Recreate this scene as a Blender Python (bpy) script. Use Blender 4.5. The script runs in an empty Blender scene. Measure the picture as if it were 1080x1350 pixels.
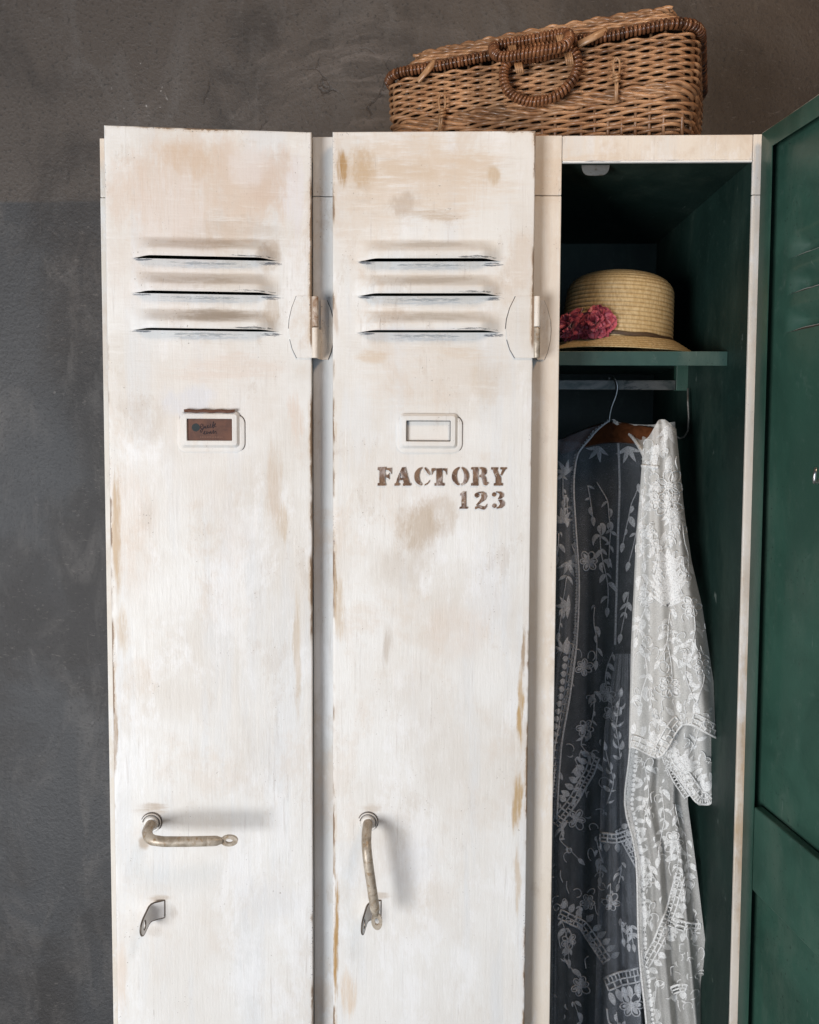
import bpy, bmesh, math, random
from mathutils import Vector, Matrix, noise as mnoise

R = math.radians
PI = math.pi
random.seed(7)
scene = bpy.context.scene
COL = scene.collection

# ------------------------------------------------------------------ camera
F = 1040.0                       # focal length in photo pixels (1080 x 1350)
PX0, PY0 = 540.0, 635.0          # principal point
YAW = math.atan(29 / F)          # towards the left
PITCH = math.atan(55 / F)        # downwards
D = 1.095
CAM = Vector((0.0, -D, 1.3875))
fwd = Vector((-math.sin(YAW) * math.cos(PITCH), math.cos(YAW) * math.cos(PITCH), -math.sin(PITCH)))
rgt = Vector((math.cos(YAW), math.sin(YAW), 0))
upv = rgt.cross(fwd)
ROLL = 0.0045
rgt, upv = rgt * math.cos(ROLL) + upv * math.sin(ROLL), upv * math.cos(ROLL) - rgt * math.sin(ROLL)


def ray(px, py):
    return fwd * F + rgt * (px - PX0) - upv * (py - PY0)


def PW(px, py, Y):
    r = ray(px, py)
    return CAM + r * ((Y - CAM.y) / r.y)


def RP(px, py, p, n):
    r = ray(px, py)
    return CAM + r * ((p - CAM).dot(n) / r.dot(n))


cam = bpy.data.cameras.new("camera")
cam_ob = bpy.data.objects.new("camera", cam)
COL.objects.link(cam_ob)
cam_ob.matrix_world = Matrix((
    (rgt.x, upv.x, -fwd.x, CAM.x),
    (rgt.y, upv.y, -fwd.y, CAM.y),
    (rgt.z, upv.z, -fwd.z, CAM.z),
    (0, 0, 0, 1)))
cam.sensor_fit = 'VERTICAL'
cam.sensor_height = 36
cam.lens = 36 * F / 1350
cam.shift_y = -(675 - PY0) / 1350
cam.clip_start = 0.02
cam.clip_end = 100
scene.camera = cam_ob


# ------------------------------------------------------------------ nodes
class G:
    def __init__(self, name):
        self.m = bpy.data.materials.new(name)
        self.m.use_nodes = True
        self.t = self.m.node_tree
        self.t.nodes.clear()
        self.out = self.t.nodes.new('ShaderNodeOutputMaterial')
        tc = self.t.nodes.new('ShaderNodeTexCoord')
        self.obj = tc.outputs['Object']

    def put(self, sock, v):
        if v is None:
            return
        if hasattr(v, 'is_output') or isinstance(v, bpy.types.NodeSocket):
            self.t.links.new(v, sock)
        else:
            if isinstance(v, (tuple, list)) and len(v) == 3 and sock.type == 'RGBA':
                v = (*v, 1)
            sock.default_value = v

    def node(self, ty, ins=None, out=0, **props):
        n = self.t.nodes.new(ty)
        for k, v in props.items():
            setattr(n, k, v)
        for k, v in (ins or {}).items():
            self.put(n.inputs[k], v)
        return n.outputs[out]

    def math(self, op, a, b=None, c=None, clamp=False):
        n = self.t.nodes.new('ShaderNodeMath')
        n.operation = op
        n.use_clamp = clamp
        self.put(n.inputs[0], a)
        self.put(n.inputs[1], b)
        self.put(n.inputs[2], c)
        return n.outputs[0]

    def mul(self, a, b): return self.math('MULTIPLY', a, b)
    def add(self, a, b): return self.math('ADD', a, b)

    def mix(self, f, a, b, blend='MIX'):
        n = self.t.nodes.new('ShaderNodeMix')
        n.data_type = 'RGBA'
        n.blend_type = blend
        n.clamp_factor = True
        self.put(n.inputs[0], f)
        self.put(n.inputs[6], a)
        self.put(n.inputs[7], b)
        return n.outputs[2]

    def map(self, vec=None, loc=(0, 0, 0), rot=(0, 0, 0), scale=(1, 1, 1)):
        return self.node('ShaderNodeMapping', {'Vector': vec or self.obj, 'Location': loc, 'Rotation': rot, 'Scale': scale})

    def noise(self, scale, detail=4, rough=0.55, dist=0.0, vec=None, out=0):
        return self.node('ShaderNodeTexNoise', {'Vector': vec or self.obj, 'Scale': scale, 'Detail': detail, 'Roughness': rough, 'Distortion': dist}, out)

    def step(self, v, lo, hi):
        n = self.t.nodes.new('ShaderNodeMapRange')
        n.interpolation_type = 'SMOOTHSTEP'
        self.put(n.inputs[0], v)
        n.inputs[1].default_value = lo
        n.inputs[2].default_value = hi
        n.inputs[3].default_value = 0
        n.inputs[4].default_value = 1
        return n.outputs[0]

    def sep(self, vec=None):
        n = self.t.nodes.new('ShaderNodeSeparateXYZ')
        self.put(n.inputs[0], vec or self.obj)
        return n.outputs

    def blob(self, x, z, rx, rz, warp=None, rot=0.0):
        """soft oval mask in the x-z plane of the object, 1 at its middle"""
        v = self.warped if warp is None else warp
        m = self.map(v, loc=(-x / rx, 0, -z / rz), scale=(1 / rx, 0, 1 / rz))
        l = self.node('ShaderNodeVectorMath', {0: m}, 1, operation='LENGTH')
        return self.step(l, 1.0, 0.15)

    def bump(self, h, strength=0.3, dist=0.002, normal=None):
        return self.node('ShaderNodeBump', {'Height': h, 'Strength': strength, 'Distance': dist, 'Normal': normal})

    def principled(self, **k):
        n = self.t.nodes.new('ShaderNodeBsdfPrincipled')
        for a, v in k.items():
            self.put(n.inputs[a.replace('_', ' ')], v)
        return n.outputs[0]

    def done(self, sh):
        self.t.links.new(sh, self.out.inputs[0])
        return self.m


def white_paint(name, stains_shade=(), darks=(), w=None, h=None, tone=0.0, seed=0.0, edge=1.0, base=((0.665, 0.628, 0.578), (0.75, 0.738, 0.712))):
    """old hand-painted white enamel: brushed coats, beige wash, blue-grey scuffs, chipped edges"""
    g = G(name)
    P = g.map(loc=(seed, seed * 2, seed * 3))
    wn = g.noise(9, 6, 0.65, 0, P, 1)
    off = g.node('ShaderNodeVectorMath', {0: wn, 1: (0.5, 0.5, 0.5)}, operation='SUBTRACT')
    off2 = g.node('ShaderNodeVectorMath', {0: off, 'Scale': 0.02}, operation='SCALE')
    off = g.node('ShaderNodeVectorMath', {0: off, 'Scale': 0.07}, operation='SCALE')
    narrow = g.node('ShaderNodeVectorMath', {0: g.obj, 1: off2}, operation='ADD')
    g.warped = g.node('ShaderNodeVectorMath', {0: g.obj, 1: off}, operation='ADD')
    X, Y, Z = g.sep()
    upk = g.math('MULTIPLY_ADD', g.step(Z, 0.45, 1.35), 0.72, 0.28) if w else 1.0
    n1 = g.noise(5.0, 6, 0.62, 0.2, P)
    vert = g.noise(1.0, 6, 0.62, 0.2, g.map(P, scale=(24, 24, 2.4)))
    fine = g.noise(1.0, 5, 0.7, 0.1, g.map(P, rot=(0, 0.06, 0), scale=(85, 85, 17)))
    hor = g.noise(1.0, 5, 0.7, 0.1, g.map(P, rot=(0, -0.10, 0), scale=(15, 60, 130)))
    diag = g.noise(1.0, 5, 0.7, 0.1, g.map(P, rot=(0, 0.75, 0), scale=(190, 60, 9)))
    col = g.mix(g.step(n1, 0.36, 0.62), base[0], base[1])
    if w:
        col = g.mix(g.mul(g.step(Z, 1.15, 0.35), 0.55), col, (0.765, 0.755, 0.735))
    col = g.mix(g.mul(g.step(vert, 0.5, 0.68), 0.5), col, (0.665, 0.685, 0.705))
    n2 = g.noise(7.0, 8, 0.72, 0.25, g.map(P, loc=(3.1, 0, 7.7), scale=(1.15, 1, 0.8)))
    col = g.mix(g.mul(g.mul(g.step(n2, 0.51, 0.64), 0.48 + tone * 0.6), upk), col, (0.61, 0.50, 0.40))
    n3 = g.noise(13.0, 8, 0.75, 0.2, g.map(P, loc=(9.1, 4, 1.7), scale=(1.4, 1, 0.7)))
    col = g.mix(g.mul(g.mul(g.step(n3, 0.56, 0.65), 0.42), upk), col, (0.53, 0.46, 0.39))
    n4 = g.noise(9.0, 8, 0.75, 0.2, g.map(P, loc=(1.1, 14, 5.7), scale=(1.2, 1, 0.6)))
    col = g.mix(g.mul(g.step(n4, 0.52, 0.62), 0.50), col, (0.82, 0.82, 0.825))
    brk = g.noise(1.0, 8, 0.78, 0.2, g.map(P, rot=(0, 0.5, 0), scale=(34, 42, 15)))
    brkv = g.noise(1.0, 7, 0.75, 0.2, g.map(P, scale=(170, 120, 16)))
    brkh = g.noise(1.0, 7, 0.75, 0.2, g.map(P, scale=(18, 120, 130)))
    for (x, z, rx, rz, s, c) in stains_shade:
        m = g.blob(x, z, rx, rz, narrow if min(rx, rz) < 0.022 else None)
        tex = brkv if rz > rx * 1.8 else (brkh if rx > rz * 1.8 else brk)
        f = g.math('MULTIPLY_ADD', g.math('SUBTRACT', tex, 0.5), 3.0, m)
        f = g.mul(g.step(f, 0.15, 1.15), g.step(m, 0.0, 0.85))
        col = g.mix(g.mul(f, s), col, c)
    # brush marks in the top coat
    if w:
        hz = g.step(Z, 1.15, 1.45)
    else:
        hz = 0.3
    st = g.node('ShaderNodeMix', {0: hz, 2: fine, 3: hor})
    sm_ = g.step(g.noise(6.0, 5, 0.65, 0.2, g.map(P, loc=(8, 8, 8), scale=(1.6, 1, 0.5))), 0.42, 0.62)
    col = g.mix(g.mul(g.mul(g.step(st, 0.53, 0.70), sm_), 0.24), col, (0.52, 0.45, 0.38))
    col = g.mix(g.mul(g.mul(g.step(st, 0.47, 0.32), sm_), 0.30), col, (0.84, 0.835, 0.82))
    col = g.mix(g.mul(g.mul(g.step(diag, 0.55, 0.70), g.step(n1, 0.44, 0.60)), 0.40), col, (0.47, 0.42, 0.38))
    # thin scratches
    for q, (ro, sx, sz) in enumerate(((0.35, 330, 7), (1.25, 300, 9), (-0.6, 360, 8))):
        sc = g.noise(1.0, 2, 0.5, 0.1, g.map(P, loc=(q * 3.3, 0, q), rot=(0, ro, 0), scale=(sx, 40, sz)))
        col = g.mix(g.mul(g.mul(g.step(sc, 0.70, 0.75), g.step(n3, 0.48, 0.56)), 0.55), col, (0.36, 0.32, 0.29) if q != 1 else (0.86, 0.855, 0.845))
    # bare dark metal rubbed through beside the slits
    crumb = g.noise(1.0, 7, 0.8, 0.2, g.map(P, scale=(60, 200, 520)))
    for (x, z, rx, rz, s, c) in darks:
        m = g.blob(x, z, rx, rz, g.obj)
        f = g.math('MULTIPLY_ADD', g.math('SUBTRACT', crumb, 0.5), 3.4, m)
        f = g.mul(g.step(f, 0.78, 0.96), g.step(m, 0.02, 0.25))
        col = g.mix(g.mul(f, s), col, c)
    if w:
        dx = g.math('MINIMUM', g.math('ABSOLUTE', g.math('SUBTRACT', X, w[0])), g.math('ABSOLUTE', g.math('SUBTRACT', X, w[1])))
        dz = g.math('ABSOLUTE', g.math('SUBTRACT', Z, h))
        d = g.math('MINIMUM', dx, dz)
        en = g.noise(1.0, 8, 0.78, 0.3, g.map(P, scale=(150, 150, 36)))
        big = g.noise(7.0, 4, 0.6, 0, P)
        near = g.step(d, 0.014, 0.0)
        wash = g.mul(g.step(g.mul(near, en), 0.26, 0.48), g.step(big, 0.46, 0.62))
        col = g.mix(g.mul(wash, 0.6 * edge), col, (0.53, 0.39, 0.25))
        near2 = g.step(d, 0.0075, 0.0)
        chip = g.mul(g.step(g.mul(near2, en), 0.34, 0.37), g.step(big, 0.47, 0.56))
        col = g.mix(g.mul(chip, 0.9 * edge), col, (0.20, 0.125, 0.07))
        sp = g.noise(420, 3, 0.6, 0, P)
        near3 = g.step(d, 0.022, 0.002)
        dots = g.mul(g.step(g.mul(sp, near3), 0.60, 0.64), g.step(g.noise(8, 3, 0.5, 0, g.map(P, loc=(5, 5, 5))), 0.53, 0.62))
        col = g.mix(g.mul(dots, 0.8), col, (0.06, 0.07, 0.09))
    cz = g.noise(70, 7, 0.75, 0.3, g.map(P, loc=(6, 1, 9), scale=(1, 1, 0.7)))
    czm = g.step(g.noise(4.0, 4, 0.6, 0.3, g.map(P, loc=(1, 12, 3))), 0.52, 0.62)
    chipc = g.mul(g.step(cz, 0.665, 0.685), czm)
    col = g.mix(g.mul(chipc, 0.7), col, (0.27, 0.205, 0.15))
    sp2 = g.noise(300, 2, 0.5, 0, g.map(P, loc=(2, 2, 2)))
    col = g.mix(g.mul(g.mul(g.step(sp2, 0.68, 0.72), g.step(n3, 0.50, 0.6)), 0.7), col, (0.22, 0.18, 0.15))
    hgt = g.add(g.mul(st, 0.45), g.add(g.mul(diag, 0.3), g.add(g.mul(n2, 0.6), g.mul(n3, 0.4))))
    rough = g.add(0.40, g.mul(n3, 0.25))
    return g.done(g.principled(Base_Color=col, Roughness=rough, Normal=g.bump(hgt, 0.75, 0.0016)))


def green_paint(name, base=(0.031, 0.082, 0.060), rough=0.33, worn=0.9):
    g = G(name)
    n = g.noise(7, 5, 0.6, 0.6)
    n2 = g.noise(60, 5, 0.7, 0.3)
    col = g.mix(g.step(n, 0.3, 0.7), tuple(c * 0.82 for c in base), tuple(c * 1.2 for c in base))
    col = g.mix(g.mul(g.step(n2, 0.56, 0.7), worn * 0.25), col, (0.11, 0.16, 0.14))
    sheen_pat = g.noise(1.0, 7, 0.72, 0.3, g.map(scale=(9, 9, 3)))
    col = g.mix(g.mul(g.step(sheen_pat, 0.46, 0.70), worn * 0.42), col, (0.105, 0.145, 0.115))  # greyish gloss of the enamel painted in as lighter patches; worn scales it
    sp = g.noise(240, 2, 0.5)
    col = g.mix(g.mul(g.mul(g.step(sp, 0.66, 0.70), g.step(sheen_pat, 0.4, 0.6)), 0.7), col, (0.008, 0.014, 0.014))
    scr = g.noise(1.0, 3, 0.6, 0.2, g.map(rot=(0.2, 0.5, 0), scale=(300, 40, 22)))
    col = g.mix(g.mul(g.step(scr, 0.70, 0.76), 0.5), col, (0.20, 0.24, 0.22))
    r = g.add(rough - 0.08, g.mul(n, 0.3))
    return g.done(g.principled(Base_Color=col, Roughness=r, Normal=g.bump(g.add(n2, g.add(g.mul(sheen_pat, 1.2), g.mul(n, 2.0))), 0.22, 0.0015)))


def simple(name, c1, c2, scale=30, rough=0.5, metal=0.0, bump=0.2, stretch=(1, 1, 1), dark=None, attr=None):
    g = G(name)
    v = g.map(scale=stretch)
    n = g.noise(scale, 6, 0.65, 0.5, v)
    col = g.mix(g.step(n, 0.32, 0.68), c1, c2)
    if dark:
        n2 = g.noise(scale * 2.3, 6, 0.7, 0.8, g.map(loc=(4, 4, 4), scale=stretch))
        col = g.mix(g.mul(g.step(n2, 0.52, 0.66), 0.8), col, dark)
    if attr:
        a = g.node('ShaderNodeAttribute', None, 2, attribute_name='tint')
        col = g.mix(g.math('ABSOLUTE', a), col, attr)
    return g.done(g.principled(Base_Color=col, Roughness=rough, Metallic=metal, Normal=g.bump(n, bump, 0.001)))


# ------------------------------------------------------------------ mesh helpers
def empty(name, loc, label=None, cat=None, rz=0.0):
    o = bpy.data.objects.new(name, None)
    COL.objects.link(o)
    o.location = loc
    o.rotation_euler.z = rz
    o.empty_display_size = 0.05
    if label:
        o['label'] = label
        o['category'] = cat
    return o


class MB:
    def __init__(self):
        self.v = []
        self.f = []
        self.mi = []
        self.tint = []
        self.cur = 0
        self.ct = 0.0

    def vert(self, p):
        self.v.append(tuple(p))
        self.tint.append(self.ct)
        return len(self.v) - 1

    def face(self, ids):
        self.f.append(tuple(ids))
        self.mi.append(self.cur)

    def poly(self, pts):
        self.face([self.vert(p) for p in pts])

    def box(self, a, b):
        x0, y0, z0 = a
        x1, y1, z1 = b
        i = [self.vert(p) for p in ((x0, y0, z0), (x1, y0, z0), (x1, y1, z0), (x0, y1, z0), (x0, y0, z1), (x1, y0, z1), (x1, y1, z1), (x0, y1, z1))]
        for q in ((0, 1, 5, 4), (1, 2, 6, 5), (2, 3, 7, 6), (3, 0, 4, 7), (4, 5, 6, 7), (3, 2, 1, 0)):
            self.face([i[k] for k in q])

    def grid(self, rows, close=False):
        ids = [[self.vert(p) for p in r] for r in rows]
        for a, b in zip(ids, ids[1:]):
            n = len(a)
            for k in range(n if close else n - 1):
                self.face((a[k], a[(k + 1) % n], b[(k + 1) % n], b[k]))
        return ids

    def tube(self, pts, r, sides=8, closed=False, cap=True, flat=1.0, up=None):
        pts = [Vector(p) for p in pts]
        n = len(pts)
        rr = r if callable(r) else (lambda t: r)
        rows = []
        prev = None
        for i in range(n):
            if closed:
                t = pts[(i + 1) % n] - pts[i - 1]
            else:
                t = pts[min(i + 1, n - 1)] - pts[max(i - 1, 0)]
            if t.length < 1e-9:
                t = Vector((0, 0, 1))
            t.normalize()
            if up is not None:
                a = (Vector(up) - t * t.dot(Vector(up))).normalized()
            elif prev is None:
                ref = Vector((0, 0, 1)) if abs(t.z) < 0.9 else Vector((1, 0, 0))
                a = (ref - t * t.dot(ref)).normalized()
            else:
                a = (prev - t * t.dot(prev))
                a = a.normalized() if a.length > 1e-6 else prev
            prev = a
            b = t.cross(a)
            q = rr(i / max(1, n - 1))
            rows.append([pts[i] + a * (q * math.cos(2 * PI * k / sides)) + b * (q * flat * math.sin(2 * PI * k / sides)) for k in range(sides)])
        if closed:
            rows.append(rows[0])
        ids = self.grid(rows, close=True)
        if cap and not closed:
            self.face(list(reversed(ids[0])))
            self.face(ids[-1])

    def lathe(self, prof, c=(0, 0, 0), seg=48, axis='z', sx=1.0, sy=1.0):
        rows = []
        for (r, h) in prof:
            row = []
            for k in range(seg):
                a = 2 * PI * k / seg
                if axis == 'z':
                    row.append((c[0] + sx * r * math.cos(a), c[1] + sy * r * math.sin(a), c[2] + h))
                else:   # along -y
                    row.append((c[0] + r * math.cos(a), c[1] - h, c[2] + r * math.sin(a)))
            rows.append(row)
        return self.grid(rows, close=True)

    def build(self, name, mats, parent=None, smooth=False, bevel=0.0, seg=2, label=None, solid=None):
        me = bpy.data.meshes.new(name)
        me.from_pydata(self.v, [], self.f)
        if not isinstance(mats, (list, tuple)):
            mats = [mats]
        for m in mats:
            me.materials.append(m)
        me.polygons.foreach_set('material_index', self.mi)
        me.polygons.foreach_set('use_smooth', [smooth] * len(self.f))
        at = me.attributes.new('tint', 'FLOAT', 'POINT')
        at.data.foreach_set('value', self.tint)
        me.update()
        bm = bmesh.new()
        bm.from_mesh(me)
        bmesh.ops.remove_doubles(bm, verts=bm.verts, dist=1e-6)
        bmesh.ops.recalc_face_normals(bm, faces=bm.faces)
        bm.to_mesh(me)
        bm.free()
        o = bpy.data.objects.new(name, me)
        COL.objects.link(o)
        if parent:
            o.parent = parent
        if bevel:
            b = o.modifiers.new('bevel', 'BEVEL')
            b.width = bevel
            b.segments = seg
            b.limit_method = 'ANGLE'
            b.angle_limit = R(40)
        if label:
            o['label'] = label
        return o


def lerp(a, b, t): return a + (b - a) * t


def pl(pts, x):
    """piecewise linear y(x), smooth at the knots"""
    if x <= pts[0][0]:
        return pts[0][1]
    for (x0, y0), (x1, y1) in zip(pts, pts[1:]):
        if x <= x1:
            return lerp(y0, y1, (x - x0) / (x1 - x0))
    return pts[-1][1]


def smooth01(t):
    t = max(0.0, min(1.0, t))
    return t * t * (3 - 2 * t)


# ------------------------------------------------------------------ materials
M = {}
BROWN = (0.30, 0.185, 0.085)
OCHRE = (0.47, 0.315, 0.15)
TAUPE = (0.46, 0.385, 0.31)
PINK = (0.66, 0.545, 0.46)
NAVY = (0.035, 0.05, 0.075)
M['frame'] = white_paint('frame_paint', tone=0.15, seed=5.0, base=((0.70, 0.625, 0.535), (0.745, 0.685, 0.61)),
                         stains_shade=[(0.02, 1.74, 0.5, 0.08, 0.6, (0.66, 0.54, 0.42)), (0.165, 1.5, 0.05, 0.4, 0.5, (0.66, 0.56, 0.46)), (0.45, 0.9, 0.03, 0.5, 0.6, OCHRE)])
M['frame_cool'] = white_paint('cool_frame_paint', tone=0.0, seed=3.0, base=((0.64, 0.63, 0.61), (0.71, 0.70, 0.685)))
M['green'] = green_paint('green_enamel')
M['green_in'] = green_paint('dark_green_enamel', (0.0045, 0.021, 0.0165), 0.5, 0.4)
M['dark'] = simple('dark_void', (0.012, 0.02, 0.02), (0.02, 0.03, 0.028), 20, 0.7)
M['worn_metal'] = simple('worn_cream_metal', (0.27, 0.22, 0.165), (0.53, 0.465, 0.38), 26, 0.42, 0.2, 0.3, (3, 1, 3), (0.27, 0.16, 0.07))
M['hasp'] = simple('hasp_paint', (0.74, 0.72, 0.70), (0.82, 0.81, 0.80), 60, 0.5, 0, 0.2)
M['edge_metal'] = simple('rubbed_edge', (0.10, 0.08, 0.065), (0.22, 0.18, 0.145), 80, 0.4, 0.5, 0.2)
M['grey_metal'] = simple('bare_grey_metal', (0.22, 0.205, 0.185), (0.36, 0.34, 0.31), 40, 0.4, 0.6, 0.2, dark=(0.16, 0.12, 0.08))
M['bar_metal'] = simple('rail_metal', (0.06, 0.075, 0.07), (0.20, 0.19, 0.175), 18, 0.4, 0.6, 0.25, (1, 1, 2), (0.02, 0.03, 0.03))
M['wire'] = simple('steel_wire', (0.35, 0.35, 0.35), (0.6, 0.6, 0.6), 20, 0.28, 1.0, 0.05)
M['rust'] = simple('rusty_steel', (0.24, 0.125, 0.06), (0.66, 0.59, 0.51), 70, 0.6, 0.1, 0.5)
M['crack'] = simple('paint_crack', (0.05, 0.05, 0.055), (0.16, 0.13, 0.11), 300, 0.8)
M['stencil'] = None
M['card'] = simple('brown_card', (0.075, 0.027, 0.015), (0.125, 0.048, 0.025), 60, 0.6, 0, 0.15)
M['card_dot'] = simple('card_dot_ink', (0.010, 0.017, 0.019), (0.014, 0.024, 0.027), 60, 0.7)
M['card_ink'] = simple('card_dark_ink', (0.014, 0.008, 0.012), (0.03, 0.015, 0.02), 60, 0.7)
M['card_pale'] = simple('card_pale_ink', (0.24, 0.12, 0.08), (0.18, 0.09, 0.06), 60, 0.7)
M['wood'] = simple('hanger_wood', (0.10, 0.033, 0.012), (0.17, 0.06, 0.024), 20, 0.35, 0, 0.1, (1, 6, 6))


g = G('stencil_paint')
n = g.noise(55, 6, 0.7, 1.0)
n2 = g.noise(28, 5, 0.65, 0.6, g.map(loc=(3, 1, 2), rot=(0, 0.7, 0), scale=(2.5, 1, 1)))
c = g.mix(g.step(n, 0.36, 0.62), (0.085, 0.038, 0.018), (0.20, 0.115, 0.065))
c = g.mix(g.mul(g.step(n2, 0.50, 0.66), 0.75), c, (0.44, 0.38, 0.36))
c = g.mix(g.mul(g.step(g.noise(150, 4, 0.7), 0.58, 0.66), 0.6), c, (0.62, 0.56, 0.50))
M['stencil'] = g.done(g.principled(Base_Color=c, Roughness=0.7, Normal=g.bump(n, 0.2, 0.001)))


def cane(name, a, b, dark, rough=0.42):
    g = G(name)
    n = g.noise(38, 5, 0.6, 0.4)
    n2 = g.noise(14, 3, 0.5)
    tint = g.node('ShaderNodeAttribute', None, 2, attribute_name='tint')
    col = g.mix(g.step(n, 0.3, 0.7), a, b)
    col = g.mix(g.math('ADD', tint, g.mul(g.math('SUBTRACT', n2, 0.5), 0.9), clamp=True), col, dark)
    fine = g.noise(300, 3, 0.6)
    col = g.mix(g.mul(g.step(fine, 0.55, 0.75), 0.35), col, dark)
    return g.done(g.principled(Base_Color=col, Roughness=rough, Normal=g.bump(fine, 0.25, 0.0006)))


M['cane'] = cane('wicker_cane', (0.54, 0.305, 0.16), (0.28, 0.135, 0.062), (0.05, 0.021, 0.010), 0.33)
M['cane_red'] = cane('wrapped_cane', (0.30, 0.13, 0.058), (0.14, 0.055, 0.024), (0.04, 0.017, 0.009), 0.26)
M['cane_pale'] = cane('pale_cane', (0.48, 0.29, 0.16), (0.36, 0.19, 0.09), (0.14, 0.07, 0.03), 0.35)
M['cane_dark'] = simple('basket_inside', (0.035, 0.017, 0.009), (0.06, 0.03, 0.014), 40, 0.8)

g = G('straw_braid')
X, Y, Z = g.sep()
br = g.noise(1.0, 3, 0.6, 0.2, g.map(scale=(300, 300, 90)))
n = g.noise(16, 4, 0.6)
c = g.mix(g.step(br, 0.34, 0.66), (0.46, 0.32, 0.15), (0.64, 0.49, 0.27))
c = g.mix(g.mul(g.step(n, 0.4, 0.7), 0.35), c, (0.50, 0.33, 0.13))
tint = g.node('ShaderNodeAttribute', None, 2, attribute_name='tint')
c = g.mix(tint, c, (0.20, 0.115, 0.045))
M['straw'] = g.done(g.principled(Base_Color=c, Roughness=0.55, Normal=g.bump(br, 0.7, 0.0012)))
M['ribbon'] = simple('hat_ribbon', (0.05, 0.028, 0.014), (0.09, 0.05, 0.024), 90, 0.5, 0, 0.3, (1, 1, 8))
g = G('satin_petal')
n = g.noise(60, 4, 0.6)
tint = g.node('ShaderNodeAttribute', None, 2, attribute_name='tint')
c = g.mix(tint, (0.22, 0.008, 0.022), (0.60, 0.115, 0.16))
M['petal'] = g.done(g.principled(Base_Color=c, Roughness=0.42, Sheen_Weight=0.3, Normal=g.bump(n, 0.25, 0.001)))


def cloth(name, alpha, col):
    g = G(name)
    n = g.noise(40, 4, 0.6)
    wv = g.noise(1.0, 3, 0.7, 0.0, g.map(scale=(700, 200, 700)))
    d = g.node('ShaderNodeBsdfDiffuse', {'Color': col})
    t = g.node('ShaderNodeBsdfTranslucent', {'Color': col})
    s = g.node('ShaderNodeMixShader', {0: 0.16, 1: d, 2: t})
    tr = g.node('ShaderNodeBsdfTransparent')
    a = g.math('ADD', alpha, g.mul(g.math('SUBTRACT', n, 0.5), 0.25))
    a = g.math('ADD', a, g.mul(g.math('SUBTRACT', wv, 0.5), 0.7), clamp=True)
    m = g.done(g.node('ShaderNodeMixShader', {0: a, 1: tr, 2: s}))
    return m


M['tulle'] = cloth('sheer_tulle', 0.20, (0.70, 0.75, 0.84))  # bluish tint puts the cool fill light into the shaded cloth's colour
M['tulle_front'] = cloth('sheer_tulle_doubled', 0.69, (0.86, 0.845, 0.81))
M['tulle_net'] = cloth('sheer_net', 0.54, (0.86, 0.845, 0.81))


def thread(name, lo, hi, alpha):
    g = G(name)
    th = g.noise(1.0, 3, 0.6, 0.2, g.map(rot=(0, 0.6, 0), scale=(900, 300, 250)))
    hol = g.noise(420, 3, 0.7)
    c = g.mix(g.step(th, 0.35, 0.65), lo, hi)
    p = g.principled(Base_Color=c, Roughness=0.75, Normal=g.bump(th, 0.7, 0.0015))
    t = g.node('ShaderNodeBsdfTransparent')
    f = g.math('ADD', alpha, g.mul(g.math('SUBTRACT', hol, 0.5), 2.2), clamp=True)
    return g.done(g.node('ShaderNodeMixShader', {0: f, 1: t, 2: p}))


M['thread'] = thread('embroidery_thread', (0.78, 0.775, 0.76), (0.90, 0.90, 0.89), 0.95)
M['thread_sheer'] = thread('sheer_embroidery_thread', (0.66, 0.68, 0.72), (0.78, 0.80, 0.84), 0.88)  # greyer, bluer thread colour paints in the shade of the rear sheets

# ------------------------------------------------------------------ wall and floor
g = G('dark_plaster')
wn = g.noise(3.2, 6, 0.6, 0, None, 1)
off = g.node('ShaderNodeVectorMath', {0: wn, 1: (0.5, 0.5, 0.5)}, operation='SUBTRACT')
off = g.node('ShaderNodeVectorMath', {0: off, 'Scale': 0.16}, operation='SCALE')
g.warped = g.node('ShaderNodeVectorMath', {0: g.obj, 1: off}, operation='ADD')
X, Y, Z = g.sep()
n1 = g.noise(3.2, 7, 0.62, 0.8)
n2 = g.noise(1.0, 6, 0.68, 0.9, g.map(rot=(0, 0.55, 0), scale=(11, 1, 4.5)))
n3 = g.noise(140, 5, 0.65)
# wide trowel sweeps: rings round a point below the picture of the sweep
ctr = g.map(g.warped, loc=(0.10, 0, -1.62), scale=(1, 0, 1))
ln = g.node('ShaderNodeVectorMath', {0: ctr}, 1, operation='LENGTH')
rings = g.noise(1.0, 6, 0.75, 0.0, g.node('ShaderNodeCombineXYZ', {0: g.mul(ln, 30.0), 1: g.mul(X, 3.0), 2: g.mul(n1, 3.0)}))
band = g.mul(g.step(ln, 0.22, 0.36), g.step(ln, 0.72, 0.48))
low = (0.056, 0.057, 0.060)
top = (0.088, 0.075, 0.066)
zl = g.add(Z, g.mul(g.math('SUBTRACT', g.noise(8, 4, 0.6), 0.5), 0.012))
up_m = g.step(zl, 1.868, 1.876)
col = g.mix(up_m, low, top)
col = g.mix(g.mul(g.step(n1, 0.42, 0.66), 0.75), col, (0.036, 0.032, 0.030))
col = g.mix(g.mul(g.step(n2, 0.46, 0.70), 0.5), col, (0.125, 0.116, 0.110))
col = g.mix(g.mul(g.mul(g.step(rings, 0.40, 0.74), g.mul(band, g.step(g.noise(5.0, 5, 0.7, 0.4), 0.42, 0.60))), 0.85), col, (0.21, 0.182, 0.166))
col = g.mix(g.mul(g.step(g.noise(1.0, 4, 0.7, 0.6, g.map(rot=(0, -0.7, 0), scale=(190, 1, 7))), 0.66, 0.78), 0.4), col, (0.19, 0.175, 0.16))
col = g.mix(g.mul(g.step(X, -0.1, 0.9), 0.6), col, (0.052, 0.036, 0.026))  # brownish shade of the wall's right side, mixed into the plaster colour
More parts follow.
